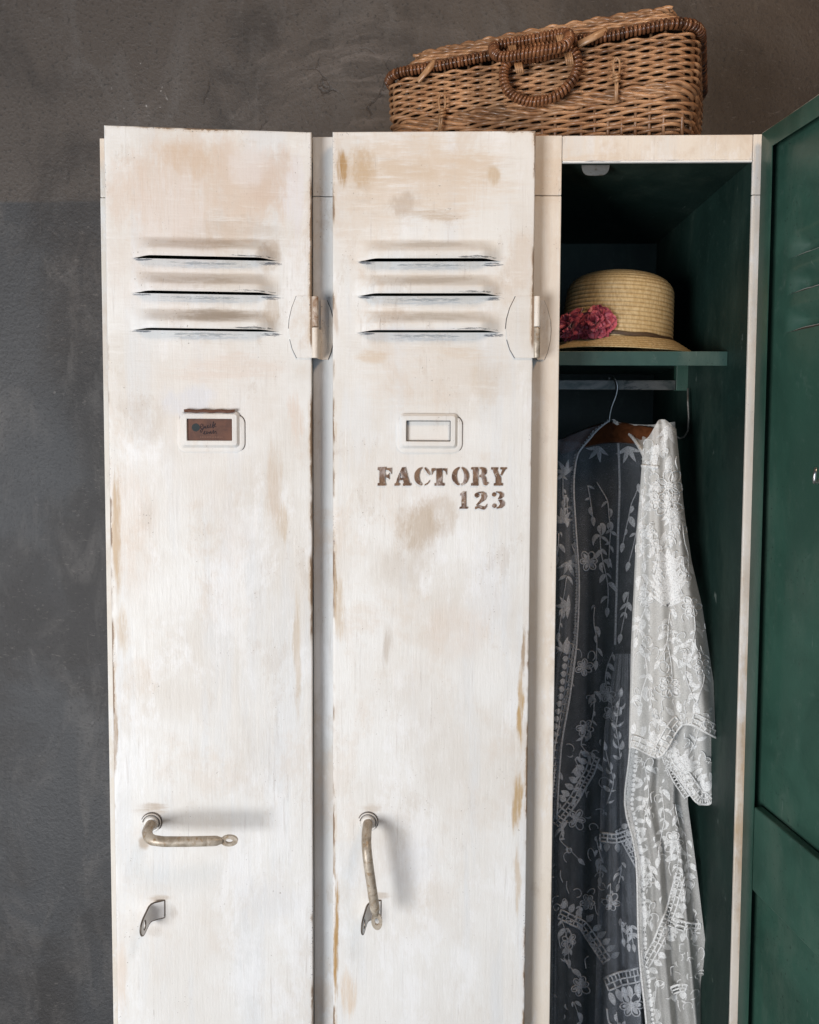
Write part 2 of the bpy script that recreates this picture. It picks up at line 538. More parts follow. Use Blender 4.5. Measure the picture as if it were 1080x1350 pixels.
jl = g.mul(g.math('SUBTRACT', 1.0, g.step(g.math('ABSOLUTE', g.math('SUBTRACT', zl, 1.872)), 0.0, 0.0045)), g.step(n1, 0.40, 0.55))
col = g.mix(g.mul(jl, 0.0), col, (0.12, 0.115, 0.11))
crk = g.node('ShaderNodeTexVoronoi', {'Vector': g.warped, 'Scale': 6.5}, 0, feature='DISTANCE_TO_EDGE')
cm = g.blob(-0.40, 2.06, 0.10, 0.16, g.obj)
cm = g.math('MAXIMUM', cm, g.blob(-0.16, 2.10, 0.16, 0.10, g.obj))
cm = g.mul(cm, g.step(g.noise(24, 4, 0.6), 0.42, 0.6))
cr = g.mul(g.step(crk, 0.014, 0.003), cm)
col = g.mix(g.mul(cr, 0.45), col, (0.012, 0.01, 0.009))
spk = g.step(g.noise(95, 3, 0.5, 0, g.map(loc=(7, 7, 7))), 0.70, 0.74)
spm = g.math('MAXIMUM', g.blob(-0.80, 1.52, 0.07, 0.05, g.obj), g.blob(-0.60, 2.10, 0.10, 0.14, g.obj))
col = g.mix(g.mul(spk, g.add(g.mul(spm, 0.8), 0.10)), col, (0.36, 0.345, 0.33))
pit = g.noise(1.0, 4, 0.7, 0.3, g.map(rot=(0, 0.9, 0), scale=(60, 1, 150)))
col = g.mix(g.mul(g.mul(g.step(pit, 0.60, 0.70), g.step(n1, 0.45, 0.6)), 0.5), col, (0.155, 0.14, 0.13))
col = g.mix(g.mul(g.step(n3, 0.55, 0.68), 0.6), col, (0.026, 0.025, 0.025))
hgt = g.add(g.mul(n3, 0.7), g.add(g.mul(n2, 0.8), g.add(g.mul(rings, 0.5), g.add(g.mul(cr, -1.5), g.mul(up_m, 0.06)))))
wall_mat = g.done(g.principled(Base_Color=col, Roughness=g.add(0.42, g.mul(n1, 0.3)), Normal=g.bump(hgt, 0.5, 0.006)))
WALL_Y = 0.53
b = MB()
b.box((-3.2, WALL_Y, -0.05), (3.2, WALL_Y + 0.15, 3.0))
o = b.build('wall', wall_mat)
o['kind'] = 'structure'
b = MB()
b.box((-3.2, -3.6, -0.1), (3.2, WALL_Y, 0.0))
o = b.build('floor', simple('concrete_floor', (0.10, 0.095, 0.09), (0.16, 0.155, 0.15), 4, 0.6))
o['kind'] = 'structure'

# ------------------------------------------------------------------ locker cabinet
ZT = 1.80                          # cabinet top
DEPTH = 0.50
FRONT_Y = -0.026
HX1 = PW(411, 300, FRONT_Y).x
HX2 = PW(705, 300, FRONT_Y).x
PITCH_X = HX2 - HX1
_a, _b = PW(741, 213, 0).x, PW(993, 213, 0).x
OPEN = [(_a - 2 * PITCH_X, _b - 2 * PITCH_X), (_a - PITCH_X, _b - PITCH_X), (_a, _b)]
XL, XR = PW(131, 190, 0).x, _b + 0.033
POSTS = [(XL, OPEN[0][0]), (OPEN[0][1], OPEN[1][0]), (OPEN[1][1], OPEN[2][0]), (OPEN[2][1], XR)]
print('X', XL, XR, OPEN, PITCH_X)
Z_OPEN_T = PW(870, 211, 0).z       # underside of the head rail
Z_OPEN_B = 0.14
Z_SEAM = PW(425, 259, 0).z
locker = empty('locker_cabinet', (0, 0, 0), 'three door white metal locker with worn paint standing against the dark wall, right door open', 'locker')
LK = locker


def part(name, mat, a, b_, bevel=0.0012):
    m = MB()
    m.box(a, b_)
    return m.build(name, mat, LK, bevel=bevel)


T = 0.0015
# posts: lower length plus the corner piece above the seam
for (a, b_) in POSTS:
    m = MB()
    m.box((a, 0, 0.0), (b_, 0.005, Z_SEAM - 0.0006))
    m.box((a, 0.0008, Z_SEAM + 0.0006), (b_, 0.005, ZT))
    m.build('frame_post', M['frame_cool'] if -0.3 < a < -0.1 else M['frame'], LK, bevel=0.001)
for (a, b_) in OPEN:
    part('head_rail', M['frame'], (a + 0.0006, 0.0006, Z_OPEN_T), (b_ - 0.0006, 0.005, ZT - 0.0004), 0.0012)
    part('foot_rail', M['frame'], (a + 0.0006, 0.0006, 0.06), (b_ - 0.0006, 0.005, Z_OPEN_B))
m = MB()
m.box((XL + 0.001, 0.0055, ZT - 0.006), (XR - 0.001, DEPTH, ZT + 0.0005))
m.build('top_panel', M['frame'], LK, bevel=0.001)
for x in (XL, XR - 0.003):
    m = MB()
    m.box((x + 0.0005, 0.0055, 0.0), (x + 0.0025, DEPTH, ZT - 0.0065))
    m.build('side_panel', M['frame'], LK)
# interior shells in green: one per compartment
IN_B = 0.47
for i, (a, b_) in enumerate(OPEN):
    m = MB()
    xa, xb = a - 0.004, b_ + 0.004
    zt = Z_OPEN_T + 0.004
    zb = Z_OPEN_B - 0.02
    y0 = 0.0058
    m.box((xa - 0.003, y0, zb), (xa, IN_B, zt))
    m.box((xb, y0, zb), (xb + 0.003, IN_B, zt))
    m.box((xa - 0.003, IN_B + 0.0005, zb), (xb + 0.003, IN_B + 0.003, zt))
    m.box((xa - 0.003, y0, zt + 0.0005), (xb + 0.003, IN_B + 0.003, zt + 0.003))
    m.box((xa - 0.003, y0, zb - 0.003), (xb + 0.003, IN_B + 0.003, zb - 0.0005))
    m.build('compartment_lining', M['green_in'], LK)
# chipped white lip under the head rail of the open compartment
g = G('chipped_white_edge')
n = g.noise(1.0, 5, 0.7, 0.3, g.map(scale=(22, 300, 300)))
c = g.mix(g.step(n, 0.54, 0.66), (0.80, 0.79, 0.77), (0.16, 0.20, 0.24))
chip_mat = g.done(g.principled(Base_Color=c, Roughness=0.5))
a, b_ = OPEN[2]
m = MB()
m.box((a + 0.001, -0.0008, Z_OPEN_T - 0.0032), (b_ - 0.001, 0.004, Z_OPEN_T - 0.0003))
m.build('lip', chip_mat, LK, bevel=0.0008)
m = MB()
p0 = PW(767, 217, 0.03)
p1 = PW(804, 217, 0.03)
pts = []
for k in range(13):
    t = k / 12
    an = PI + PI * t
    pts.append(((p0.x + p1.x) / 2 + (p1.x - p0.x) / 2 * math.copysign(abs(math.cos(an)) ** 0.5, math.cos(an)), p0.z + 0.006 + 0.021 * -abs(math.sin(an)) ** 0.6))
pts = [(p0.x, Z_OPEN_T + 0.004)] + pts + [(p1.x, Z_OPEN_T + 0.004)]
f_ = [(x, 0.030, z) for x, z in pts]
k_ = [(x, 0.032, z) for x, z in pts]
m.poly(f_)
m.poly(list(reversed(k_)))
n_ = len(pts)
for i in range(n_):
    m.poly([f_[i], f_[(i + 1) % n_], k_[(i + 1) % n_], k_[i]])
m.build('door_stop', M['grey_metal'], LK)

# shelf, hanging rail
SH_Y = 0.083
SH_Z = PW(850, 463, SH_Y).z
sa, sb = OPEN[2][0] - 0.0035, OPEN[2][1] + 0.0035
m = MB()
m.box((sa, SH_Y, SH_Z - 0.021), (sb, SH_Y + 0.002, SH_Z))
m.box((sa, SH_Y + 0.0022, SH_Z - 0.002), (sb, IN_B - 0.001, SH_Z - 0.0002))
m.build('shelf', green_paint('shelf_enamel', (0.022, 0.062, 0.052), 0.4, 1.3), LK, bevel=0.0008)
BAR_Y = 0.265
bz0, bz1 = PW(800, 514, BAR_Y).z, PW(800, 501, BAR_Y).z
m = MB()
bx1 = PW(891, 505, BAR_Y).x
m.box((sa + 0.001, BAR_Y, bz0), (bx1, BAR_Y + 0.004, bz1))
m.build('hanging_rail', M['bar_metal'], LK, bevel=0.0008)
m = MB()
bx2 = PW(907, 505, BAR_Y).x
m.box((bx1 + 0.0005, BAR_Y - 0.002, bz0 - 0.001), (bx2, BAR_Y + 0.012, SH_Z - 0.0025))
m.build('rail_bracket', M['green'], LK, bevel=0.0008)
# wire coat hook on the right inner wall
m = MB()
hk = []
for (x, y, YY) in ((907, 512, .24), (907, 530, .235), (908, 550, .235), (907, 568, .23), (902, 576, .225), (896, 578, .22), (890, 574, .22)):
    hk.append(PW(x, y, YY))
m.tube(hk, 0.0016, 8)
m.build('coat_hook', M['grey_metal'], LK, smooth=True)

# ------------------------------------------------------------------ doors
DZ0, DZ1 = 0.10, 1.7965
DH = DZ1 - DZ0
DT = 0.0165
LIP = 0.026


def door_frame(hx, hy, ang):
    """door local frame: origin at the hinge edge on the outer face, local -x runs to the free edge, local -y is outwards"""
    o_ = empty('tmp', (hx, hy, DZ0))
    bpy.data.objects.remove(o_)
    return Matrix.Translation((hx, hy, DZ0)) @ Matrix.Rotation(ang, 4, 'Z')


D1 = door_frame(HX1, FRONT_Y, R(6.0))
D2 = door_frame(HX2, FRONT_Y, R(0.15))
DW = HX2 - PW(438.5, 300, FRONT_Y).x
OPEN_ANG = 90 + math.degrees(math.atan(157 / F))
_c = PW(1004, 170, -0.012)
D3 = door_frame(_c.x + DT * math.sin(R(OPEN_ANG)), -0.012 - DT * math.cos(R(OPEN_ANG)), R(OPEN_ANG))
print('door3', _c, D3.translation, DZ1)


def on_door(Dm, px, py, out=0.0):
    """pixel to door-local point on the outer face"""
    n = (Dm.to_3x3() @ Vector((0, -1, 0)))
    p = Dm.translation + n * out
    return Dm.inverted() @ RP(px, py, p, n)


# louvre layout from the middle door
LZ = [on_door(D2, 565, y).z for y in (343.5, 389, 437)]
LX0, LX1 = on_door(D2, 470, 390).x, on_door(D2, 662, 390).x
LH = 0.0150


def louvre_out(x, z):
    o_ = 0.0
    u = (x - LX0) / (LX1 - LX0)
    if u <= 0 or u >= 1:
        return 0.0
    side = min(1.0, min(u, 1 - u) / 0.15)
    side = 0.5 * side + 0.5 * smooth01(side)
    for zl in LZ:
        v = (z - zl) / 0.027
        if 0 <= v < 1:
            prof = min(1.0, (1 - v) / 0.66)
            prof = prof * prof * (3 - 2 * prof) * 0.35 + prof * 0.65
            prof *= 1 - 0.10 * max(0.0, 1 - v / 0.12)
            o_ = max(o_, LH * side * prof)
    return o_


def frange(a, b_, st):
    n = max(1, int(round((b_ - a) / st)))
    return [a + (b_ - a) * i / n for i in range(n + 1)]


def door_mesh(seed, slit=0.0014):
    m = MB()
    rc = 0.0022
    edge = [0, rc * 0.3, rc * 0.7, rc]
    xs = [-DW + e for e in edge] + frange(-DW + 0.006, -0.006, 0.0038) + [-e for e in reversed(edge)]
    zs = edge + frange(0.02, LZ[2] - 0.07, 0.016)[:-1]
    zr = frange(LZ[2] - 0.07, LZ[0] + 0.05, 0.0016)
    zr = [z for z in zr if all(not (zl - slit - 0.0004 < z < zl + 0.0004) for zl in LZ)] + [zl for zl in LZ] + [zl - slit for zl in LZ]
    zs = zs + sorted(zr) + frange(LZ[0] + 0.055, DH - 0.006, 0.012) + [DH - e for e in reversed(edge)]

    def corner(d):
        if d >= rc:
            return 0.0
        q = 1 - d / rc
        return rc * (1 - math.sqrt(max(0, 1 - q * q)))

    rows = []
    for z in zs:
        row = []
        for x in xs:
            y = -louvre_out(x, z)
            wob = mnoise.noise(Vector((x * 5 + seed, z * 3, seed))) * 0.0011 + mnoise.noise(Vector((x * 17 + seed, z * 11, seed + 3))) * 0.0004
            uu = (x - LX0) / (LX1 - LX0)
            zz = z
            if 0 < uu < 1 and any(abs(z - zl) < 1e-7 for zl in LZ):
                zz = z - slit * 0.97 * (1 - smooth01(min(uu, 1 - uu) / 0.13))
            d = min(x + DW, -x, z, DH - z)
            fade = smooth01((d - 0.004) / 0.03)
            y += wob * fade + max(corner(x + DW), corner(-x), corner(z), corner(DH - z))
            row.append(m.vert((x, y, zz)))
        rows.append(row)
    for j in range(len(zs) - 1):
        zc = (zs[j] + zs[j + 1]) / 2
        slitrow = any(zl - slit < zc < zl for zl in LZ)
        for i in range(len(xs) - 1):
            u = ((xs[i] + xs[i + 1]) / 2 - LX0) / (LX1 - LX0)
            if slitrow and 0.008 < u < 0.992:
                continue
            m.face((rows[j][i], rows[j][i + 1], rows[j + 1][i + 1], rows[j + 1][i]))
    # flange and return lip all round
    ring = rows[0] + [r[-1] for r in rows[1:-1]] + list(reversed(rows[-1])) + [r[0] for r in reversed(rows[1:-1])]
    cx, cz = -DW / 2, DH / 2
    prev = ring
    for (yy, ins) in ((DT * 0.5, 0), (DT - 0.0012, 0), (DT, 0.0012), (DT, LIP)):
        nxt = []
        for i in ring:
            x, y, z = m.v[i]
            x = -DW + ins if x < -DW + rc * 0.5 and True else x
            if x > -rc * 0.5:
                x = -ins
            z2 = ins if z < rc * 0.5 else (DH - ins if z > DH - rc * 0.5 else z)
            x = min(max(x, -DW + ins), -ins)
            z2 = min(max(z2, ins), DH - ins)
            nxt.append(m.vert((x, yy, z2)))
        n = len(ring)
        for i in range(n):
            m.face((prev[i], prev[(i + 1) % n], nxt[(i + 1) % n], nxt[i]))
        prev = nxt
    return m


def stain_shade_list(Dm, items, out=0.0):
    res = []
    for (px, py, rx, ry, s, c) in items:
        p = on_door(Dm, px, py)
        res.append((p.x, p.z, rx / 975, ry / 975, s, c))
    return res


slit_dark = []
for zl in LZ:
    slit_dark.append(((LX0 + LX1) / 2, zl - 0.006, 0.105, 0.0050, 0.5, (0.12, 0.145, 0.17)))
    slit_dark.append((LX1 - 0.012, zl - 0.005, 0.03, 0.006, 0.8, NAVY))
    slit_dark.append((LX0 + 0.014, zl - 0.003, 0.028, 0.004, 0.8, NAVY))
    slit_dark.append((LX1 - 0.035, zl + 0.002, 0.06, 0.003, 0.8, (0.07, 0.07, 0.075)))
    slit_dark.append(((LX0 + LX1) / 2, zl - 0.0105, 0.12, 0.006, 0.35, (0.34, 0.38, 0.43)))

st1 = [(205, 1068, 30, 14, .6, (0.42, 0.33, 0.24)), (190, 1112, 14, 16, .6, (0.40, 0.27, 0.15)), (212, 1184, 24, 10, .6, (0.45, 0.36, 0.27)), (205, 1226, 18, 14, .35, (0.45, 0.38, 0.31)), (228, 1200, 10, 18, .4, (0.42, 0.36, 0.30)), (270, 250, 200, 130, .75, (0.64, 0.52, 0.425)), (210, 330, 150, 150, .35, (0.63, 0.53, 0.45)), (290, 380, 120, 110, .45, (0.60, 0.52, 0.44)), (270, 520, 190, 140, .35, (0.66, 0.58, 0.51)), (260, 640, 160, 90, .25, (0.66, 0.60, 0.55)), (300, 860, 140, 200, .22, (0.67, 0.64, 0.60)), (250, 215, 70, 40, .75, (0.60, 0.46, 0.34)), (360, 230, 60, 70, .55, (0.60, 0.47, 0.38)), (170, 260, 60, 90, .45, PINK), (300, 300, 130, 30, .4, TAUPE),
       (270, 322, 95, 16, .6, (0.43, 0.36, 0.29)), (270, 372, 95, 16, .6, (0.43, 0.36, 0.29)), (290, 418, 95, 20, .8, (0.37, 0.31, 0.25)),  # wide taupe bands paint shade onto the louvre hoods
       (360, 330, 26, 45, .45, (0.36, 0.26, 0.17)), (365, 410, 22, 40, .4, (0.40, 0.29, 0.18)), (390, 560, 22, 60, .7, PINK), (360, 640, 20, 100, .55, (0.54, 0.42, 0.31)), (372, 690, 14, 50, .45, OCHRE),
       (155, 700, 11, 140, .9, (0.45, 0.30, 0.14)), (160, 830, 14, 60, .5, OCHRE), (152, 980, 6, 90, .8, BROWN), (300, 490, 130, 30, .45, PINK), (190, 560, 40, 60, .35, TAUPE),
       (175, 700, 50, 150, .3, PINK), (290, 700, 80, 90, .2, TAUPE), (392, 860, 10, 160, .4, OCHRE), (160, 1290, 18, 90, .5, (0.66, 0.52, 0.40)), (200, 1070, 40, 15, .45, TAUPE), (330, 1000, 60, 120, .18, TAUPE),
       (240, 530, 60, 40, .5, (0.62, 0.64, 0.70)), (390, 260, 25, 110, .7, (0.72, 0.70, 0.715)), (330, 215, 45, 60, .5, (0.74, 0.72, 0.72)), (230, 330, 100, 200, .35, (0.76, 0.74, 0.74)),
       (350, 1190, 80, 60, .3, (0.66, 0.68, 0.72))]
st2 = [(490, 1066, 26, 12, .5, (0.44, 0.35, 0.26)), (498, 1180, 26, 10, .55, (0.44, 0.35, 0.26)), (512, 1120, 26, 60, .35, (0.55, 0.49, 0.43)), (690, 860, 5, 60, .8, BROWN), (441, 1130, 5, 60, .9, BROWN), (560, 235, 200, 110, .75, (0.65, 0.545, 0.44)), (480, 300, 70, 110, .45, (0.65, 0.55, 0.45)), (570, 380, 120, 90, .35, (0.60, 0.545, 0.48)), (570, 490, 180, 90, .40, (0.66, 0.58, 0.50)), (560, 640, 150, 110, .30, (0.66, 0.59, 0.52)), (560, 870, 140, 160, .25, (0.67, 0.63, 0.58)), (450, 220, 14, 40, .95, (0.38, 0.22, 0.075)), (470, 215, 40, 45, .8, (0.52, 0.37, 0.22)), (530, 230, 90, 30, .6, (0.60, 0.48, 0.36)), (525, 275, 45, 26, .55, (0.44, 0.35, 0.27)), (570, 285, 60, 14, .7, (0.50, 0.40, 0.30)),
       (650, 230, 16, 20, .6, OCHRE), (620, 215, 80, 40, .45, (0.62, 0.50, 0.38)), (570, 325, 90, 10, .5, (0.44, 0.39, 0.33)), (570, 372, 90, 12, .5, (0.44, 0.39, 0.33)), (570, 420, 90, 12, .5, (0.44, 0.39, 0.33)),  # the flat wide bands are hood shade put into the paint colour
       (490, 468, 40, 16, .6, (0.60, 0.47, 0.34)), (610, 465, 60, 14, .5, (0.62, 0.50, 0.38)), (650, 500, 35, 60, .25, OCHRE), (545, 700, 50, 60, .7, (0.44, 0.335, 0.23)), (580, 690, 40, 60, .55, (0.50, 0.41, 0.32)), (540, 750, 70, 60, .3, TAUPE),
       (510, 850, 12, 50, .55, TAUPE), (600, 830, 70, 60, .25, PINK), (442, 770, 5, 70, .9, BROWN), (447, 800, 12, 80, .5, OCHRE), (444, 1240, 8, 150, 1.0, (0.40, 0.24, 0.09)), (460, 1310, 20, 60, .55, (0.62, 0.44, 0.27)),
       (686, 930, 9, 100, .95, (0.45, 0.29, 0.12)), (681, 1060, 13, 70, .9, (0.45, 0.30, 0.14)), (682, 1160, 8, 90, .5, OCHRE), (442, 420, 8, 40, .5, (0.40, 0.26, 0.15)), (560, 950, 90, 120, .15, TAUPE),
       (640, 300, 60, 120, .5, (0.76, 0.76, 0.74)), (480, 560, 50, 120, .45, (0.70, 0.71, 0.72)), (640, 780, 50, 120, .4, (0.70, 0.71, 0.73)), (540, 1140, 60, 80, .35, (0.68, 0.69, 0.72)), (460, 1140, 40, 60, .3, (0.68, 0.71, 0.74))]

# Blender object-space x of the stains is the door's own x
paint1 = white_paint('left_door_paint', stain_shade_list(D1, st1), slit_dark, (-DW, 0.0), DH, 0.10, 1.3)
paint2 = white_paint('middle_door_paint', stain_shade_list(D2, st2), slit_dark, (-DW, 0.0), DH, 0.0, 8.9)
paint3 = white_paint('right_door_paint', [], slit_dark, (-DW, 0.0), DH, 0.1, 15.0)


def make_door(Dm, seed, paint, label, slit=0.0014):
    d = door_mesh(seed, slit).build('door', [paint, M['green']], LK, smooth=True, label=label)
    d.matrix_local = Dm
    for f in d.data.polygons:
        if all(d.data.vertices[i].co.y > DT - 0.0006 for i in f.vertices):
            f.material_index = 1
    s = d.modifiers.new('sheet', 'SOLIDIFY')
    s.thickness = 0.0011
    s.offset = -1
    s.material_offset = 1
    s.material_offset_rim = 0
    e = d.modifiers.new('split', 'EDGE_SPLIT')
    e.split_angle = R(50)
    return d


door1 = make_door(D1, 2.0, paint1, 'left door, slightly ajar, with a brown card in its label holder and its lever turned sideways')
door2 = make_door(D2, 6.0, paint2, 'middle door, shut, with stencilled lettering and its lever hanging down')
door3 = make_door(D3, 11.0, paint3, 'right door swung open showing its dark green inner face', 0.0052)


def fix_normals(o_):
    me = o_.data
    bm = bmesh.new()
    bm.from_mesh(me)
    # the outer sheet must look outwards (-y)
    s = sum(f.normal.y * f.calc_area() for f in bm.faces if abs(f.calc_center_median().y) < 0.004)
    if s > 0:
        bmesh.ops.reverse_faces(bm, faces=bm.faces)
    bm.to_mesh(me)
    bm.free()


for d in (door1, door2, door3):
    fix_normals(d)

# inside stiffening rail of the open door, flush with the return lip
n3v = D3.to_3x3() @ Vector((0, 1, 0))
pin = D3 @ Vector((0, DT, 0))


def on_inner(px, py):
    return D3.inverted() @ RP(px, py, pin, n3v)


rz1 = on_inner(992, 1062).z
rz0 = on_inner(988, 1170).z
m = MB()
m.box((-DW + LIP + 0.0005, 0.0035, rz0), (-LIP - 0.0005, DT - 0.0004, rz1))
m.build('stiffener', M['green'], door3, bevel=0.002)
m = MB()

# bent wire hook on the inside of the open door
m = MB()
h0 = on_inner(1084, 612)
hp = []
for k in range(9):
    a = k / 8
    hp.append((h0.x - 0.004 * a, 0.004 + 0.024 * math.sin(a * PI * 0.62), h0.z - 0.026 * math.sin(a * PI * 0.9) ** 1.0 * (1 if a < 0.6 else 1) + 0.004))
m.tube(hp, 0.0021, 8)
m.build('coat_hook', M['wire'], door3, smooth=True)


# ---- hinges
def hinge(door, Dm, pxl, pxk0, pxk1, pyt, pyb, rusty):
    pt = on_door(Dm, pxk0, pyt)
    zt = on_door(Dm, pxk0, pyt).z
    zb = on_door(Dm, pxk0, pyb).z
    xl = on_door(Dm, pxl, (pyt + pyb) / 2).x
    zc = (zt + zb) / 2
    hh = (zt - zb) / 2
    w = -xl
    m = MB()
    outl = [(0.0005, hh), (-w * 0.66, hh), (-w * 0.86, hh * 0.62), (-w * 0.97, hh * 0.25), (-w, -hh * 0.05), (-w * 0.95, -hh * 0.4), (-w * 0.84, -hh * 0.72), (-w * 0.66, -hh), (0.0005, -hh)]

    def plate(mb, ol, y0, y1):
        f0 = [(x, y0, zc + z) for x, z in ol]
        f1 = [(x, y1, zc + z) for x, z in ol]
        mb.poly(f0)
        mb.poly(list(reversed(f1)))
        for i in range(len(ol)):
            j = (i + 1) % len(ol)
            mb.poly([f0[i], f0[j], f1[j], f1[i]])
    plate(m, outl, -0.0026, -0.0001)
    kx = 0.0045
    kr = 0.0044
    m.cur = 1
    ol = [(x * 1.02, -0.0004, zc + z * 1.008) for x, z in outl[1:-1]]
    m.tube(ol[:4], 0.0005, 5)
    m.tube(ol[4:], 0.0004, 5)
    m.build('hinge', [paint1 if Dm is D1 else paint2, M['crack']], door)
    # frame leaf: bent, in cabinet space -> made in door-local space with the post plane
    m = MB()
    inv = Dm.inverted()
    hx = Dm.translation.x
    px_ = [(0.0085, hh), (0.017, hh * 0.98), (0.0215, hh * 0.72), (0.026, hh * 0.3), (0.0268, -0.02 * hh), (0.026, -hh * 0.35), (0.0225, -hh * 0.75), (0.0185, -hh * 0.99), (0.0085, -hh)]
    zcw = zc + DZ0
    f0 = [inv @ Vector((hx + x, -0.0026, zcw + z)) for x, z in px_]
    f1 = [inv @ Vector((hx + x, -0.0002, zcw + z)) for x, z in px_]
    m.poly(f0)
    m.poly(list(reversed(f1)))
    for i in range(len(px_)):
        j = (i + 1) % len(px_)
        m.poly([f0[i], f0[j], f1[j], f1[i]])
    # web from post to knuckle
    q = [Vector((hx + 0.0055, -0.024, zcw - hh)), Vector((hx + 0.0085, -0.0008, zcw - hh)), Vector((hx + 0.0085, -0.0008, zcw - 0.001)), Vector((hx + 0.0055, -0.024, zcw - 0.001))]
    q2 = [v + Vector((0.0015, 0, 0)) for v in q]
    q = [inv @ v for v in q]
    q2 = [inv @ v for v in q2]
    m.poly(q)
    m.poly(list(reversed(q2)))
    for i in range(4):
        j = (i + 1) % 4
        m.poly([q[i], q[j], q2[j], q2[i]])
    m.cur = 1
    ol = [inv @ Vector((hx + x * 1.02, -0.0004, zcw + z * 1.008)) for x, z in px_[1:-1]]
    m.tube(ol, 0.0004 if rusty else 0.0003, 5)
    m.build('hinge_leaf', [M['frame'], M['crack']], door)
    for (z0, z1, mat) in ((zc + 0.0006, zt, M['rust'] if rusty else M['frame']), (zb, zc - 0.0006, M['frame'] if rusty else M['worn_metal'])):
        m = MB()
        m.tube([(kx, -0.0012, z0), (kx, -0.0012, z1)], kr, 20)
        k = m.build('knuckle', mat, door, smooth=False, bevel=0.0005)
        for p_ in k.data.polygons:
            p_.use_smooth = len(p_.vertices) == 4


hinge(door1, D1, 381, 412, 420, 391, 472, True)
hinge(door2, D2, 667, 705, 711, 391, 472, False)


# ---- label holders
def rrect(cx, cz, hw, hh, r, n=6):
    pts = []
    for (sx, sz, a0) in ((1, 1, 0), (-1, 1, 90), (-1, -1, 180), (1, -1, 270)):
        for k in range(n + 1):
            a = R(a0 + 90 * k / n)
            pts.append((cx + sx * (hw - r) + r * math.cos(a), cz + sz * (hh - r) + r * math.sin(a)))
    return pts


def label_holder(door, Dm, px0, px1, py0, py1, wx0, wx1, wy0, wy1, paint):
    a = on_door(Dm, px0, py0)
    c = on_door(Dm, px1, py1)
    wa = on_door(Dm, wx0, wy0)
    wc = on_door(Dm, wx1, wy1)
    cx, cz = (a.x + c.x) / 2, (a.z + c.z) / 2
    hw, hh = (c.x - a.x) / 2, (a.z - c.z) / 2
    wcx, wcz, ww, wh = (wa.x + wc.x) / 2, (wa.z + wc.z) / 2, (wc.x - wa.x) / 2, (wa.z - wc.z) / 2
    m = MB()
    loops = [(rrect(cx, cz, hw, hh, 0.012), 0.0002), (rrect(cx, cz, hw, hh, 0.012), -0.0016), (rrect(cx, cz, hw - 0.0009, hh - 0.0009, 0.0115), -0.0020),
             (rrect(wcx, wcz, ww + 0.0095, wh + 0.0095, 0.006), -0.0020), (rrect(wcx, wcz, ww + 0.006, wh + 0.006, 0.003), -0.0056), (rrect(wcx, wcz, ww + 0.0008, wh + 0.0008, 0.0012), -0.0060),
             (rrect(wcx, wcz, ww, wh, 0.001), -0.0054), (rrect(wcx, wcz, ww, wh, 0.001), -0.0012)]
    rows = [[(x, y, z) for x, z in pts] for pts, y in loops]
    m.grid(rows, close=True)
    m.cur = 1
    ol = rrect(cx, cz, hw + 0.0003, hh + 0.0003, 0.012)
    ol = ol[:10]
    m.tube([(x, -0.0006, z) for x, z in ol], 0.0007, 5)
    ol = rrect(cx, cz, hw + 0.0003, hh + 0.0003, 0.012)[24:28] + rrect(cx, cz, hw + 0.0003, hh + 0.0003, 0.012)[:2]
    m.tube([(x, -0.0006, z) for x, z in ol], 0.0005, 5)
    if Dm is D2:
        m.tube([(x, -0.0014, z) for x, z in rrect(wcx, wcz, ww - 0.0004, wh - 0.0004, 0.001, 2)], 0.0008, 5, closed=True)
    h = m.build('label_holder', [paint, M['crack']], door, smooth=True)
    e = h.modifiers.new('split', 'EDGE_SPLIT')
    e.split_angle = R(30)
    return wcx, wcz, ww, wh


L1 = label_holder(door1, D1, 234, 323, 546, 596, 247.5, 307, 552, 581, paint1)
L2 = label_holder(door2, D2, 523, 609, 548, 597, 536, 594, 554.5, 582, paint2)
# the brown card in the left holder: a thing of its own
wcx, wcz, ww, wh = L1
card = empty('name_card', (D1 @ Vector((wcx, -0.0012, wcz - wh))), 'small brown card with a dark dot and faint script in the left label holder', 'card')
card.rotation_euler.z = R(6.0)
m = MB()
m.box((-ww - 0.001, -0.0022, -0.002), (ww + 0.001, -0.0008, 2 * wh + 0.0105))
m.build('card_body', M['card'], card)
m = MB()
m.tube([(-ww - 0.0035 + (2 * ww + 0.007) * k / 12, -0.0035 + 0.0006 * math.sin(k), 2 * wh + 0.0102 + 0.0006 * math.sin(k * 1.7)) for k in range(13)], 0.0022, 8)
m.build('card_edge', M['card'], card)
m = MB()
zc_ = 2 * wh * 0.60
pts = []
for k in range(32):
    r_ = 0.0056 if k % 2 else 0.0050
    pts.append((-ww * 0.62 + r_ * math.cos(2 * PI * k / 32), -0.0025, zc_ + r_ * math.sin(2 * PI * k / 32)))
m.poly(pts)
m.build('dot', M['card_dot'], card)


def script(mb, x0, z0, seq, s, r):
    pts = [(x0 + x * s, -0.0026, z0 + z * s) for x, z in seq]
    sm = []
    for i in range(len(pts) - 1):
        p0 = Vector(pts[max(i - 1, 0)])
        p1 = Vector(pts[i])
        p2 = Vector(pts[i + 1])
        p3 = Vector(pts[min(i + 2, len(pts) - 1)])
        for k in range(5):
            t = k / 5
            sm.append(0.5 * ((2 * p1) + (p2 - p0) * t + (2 * p0 - 5 * p1 + 4 * p2 - p3) * t * t + (3 * p1 - p0 - 3 * p2 + p3) * t ** 3))
    sm.append(Vector(pts[-1]))
    mb.tube(sm, r, 5, flat=0.5)


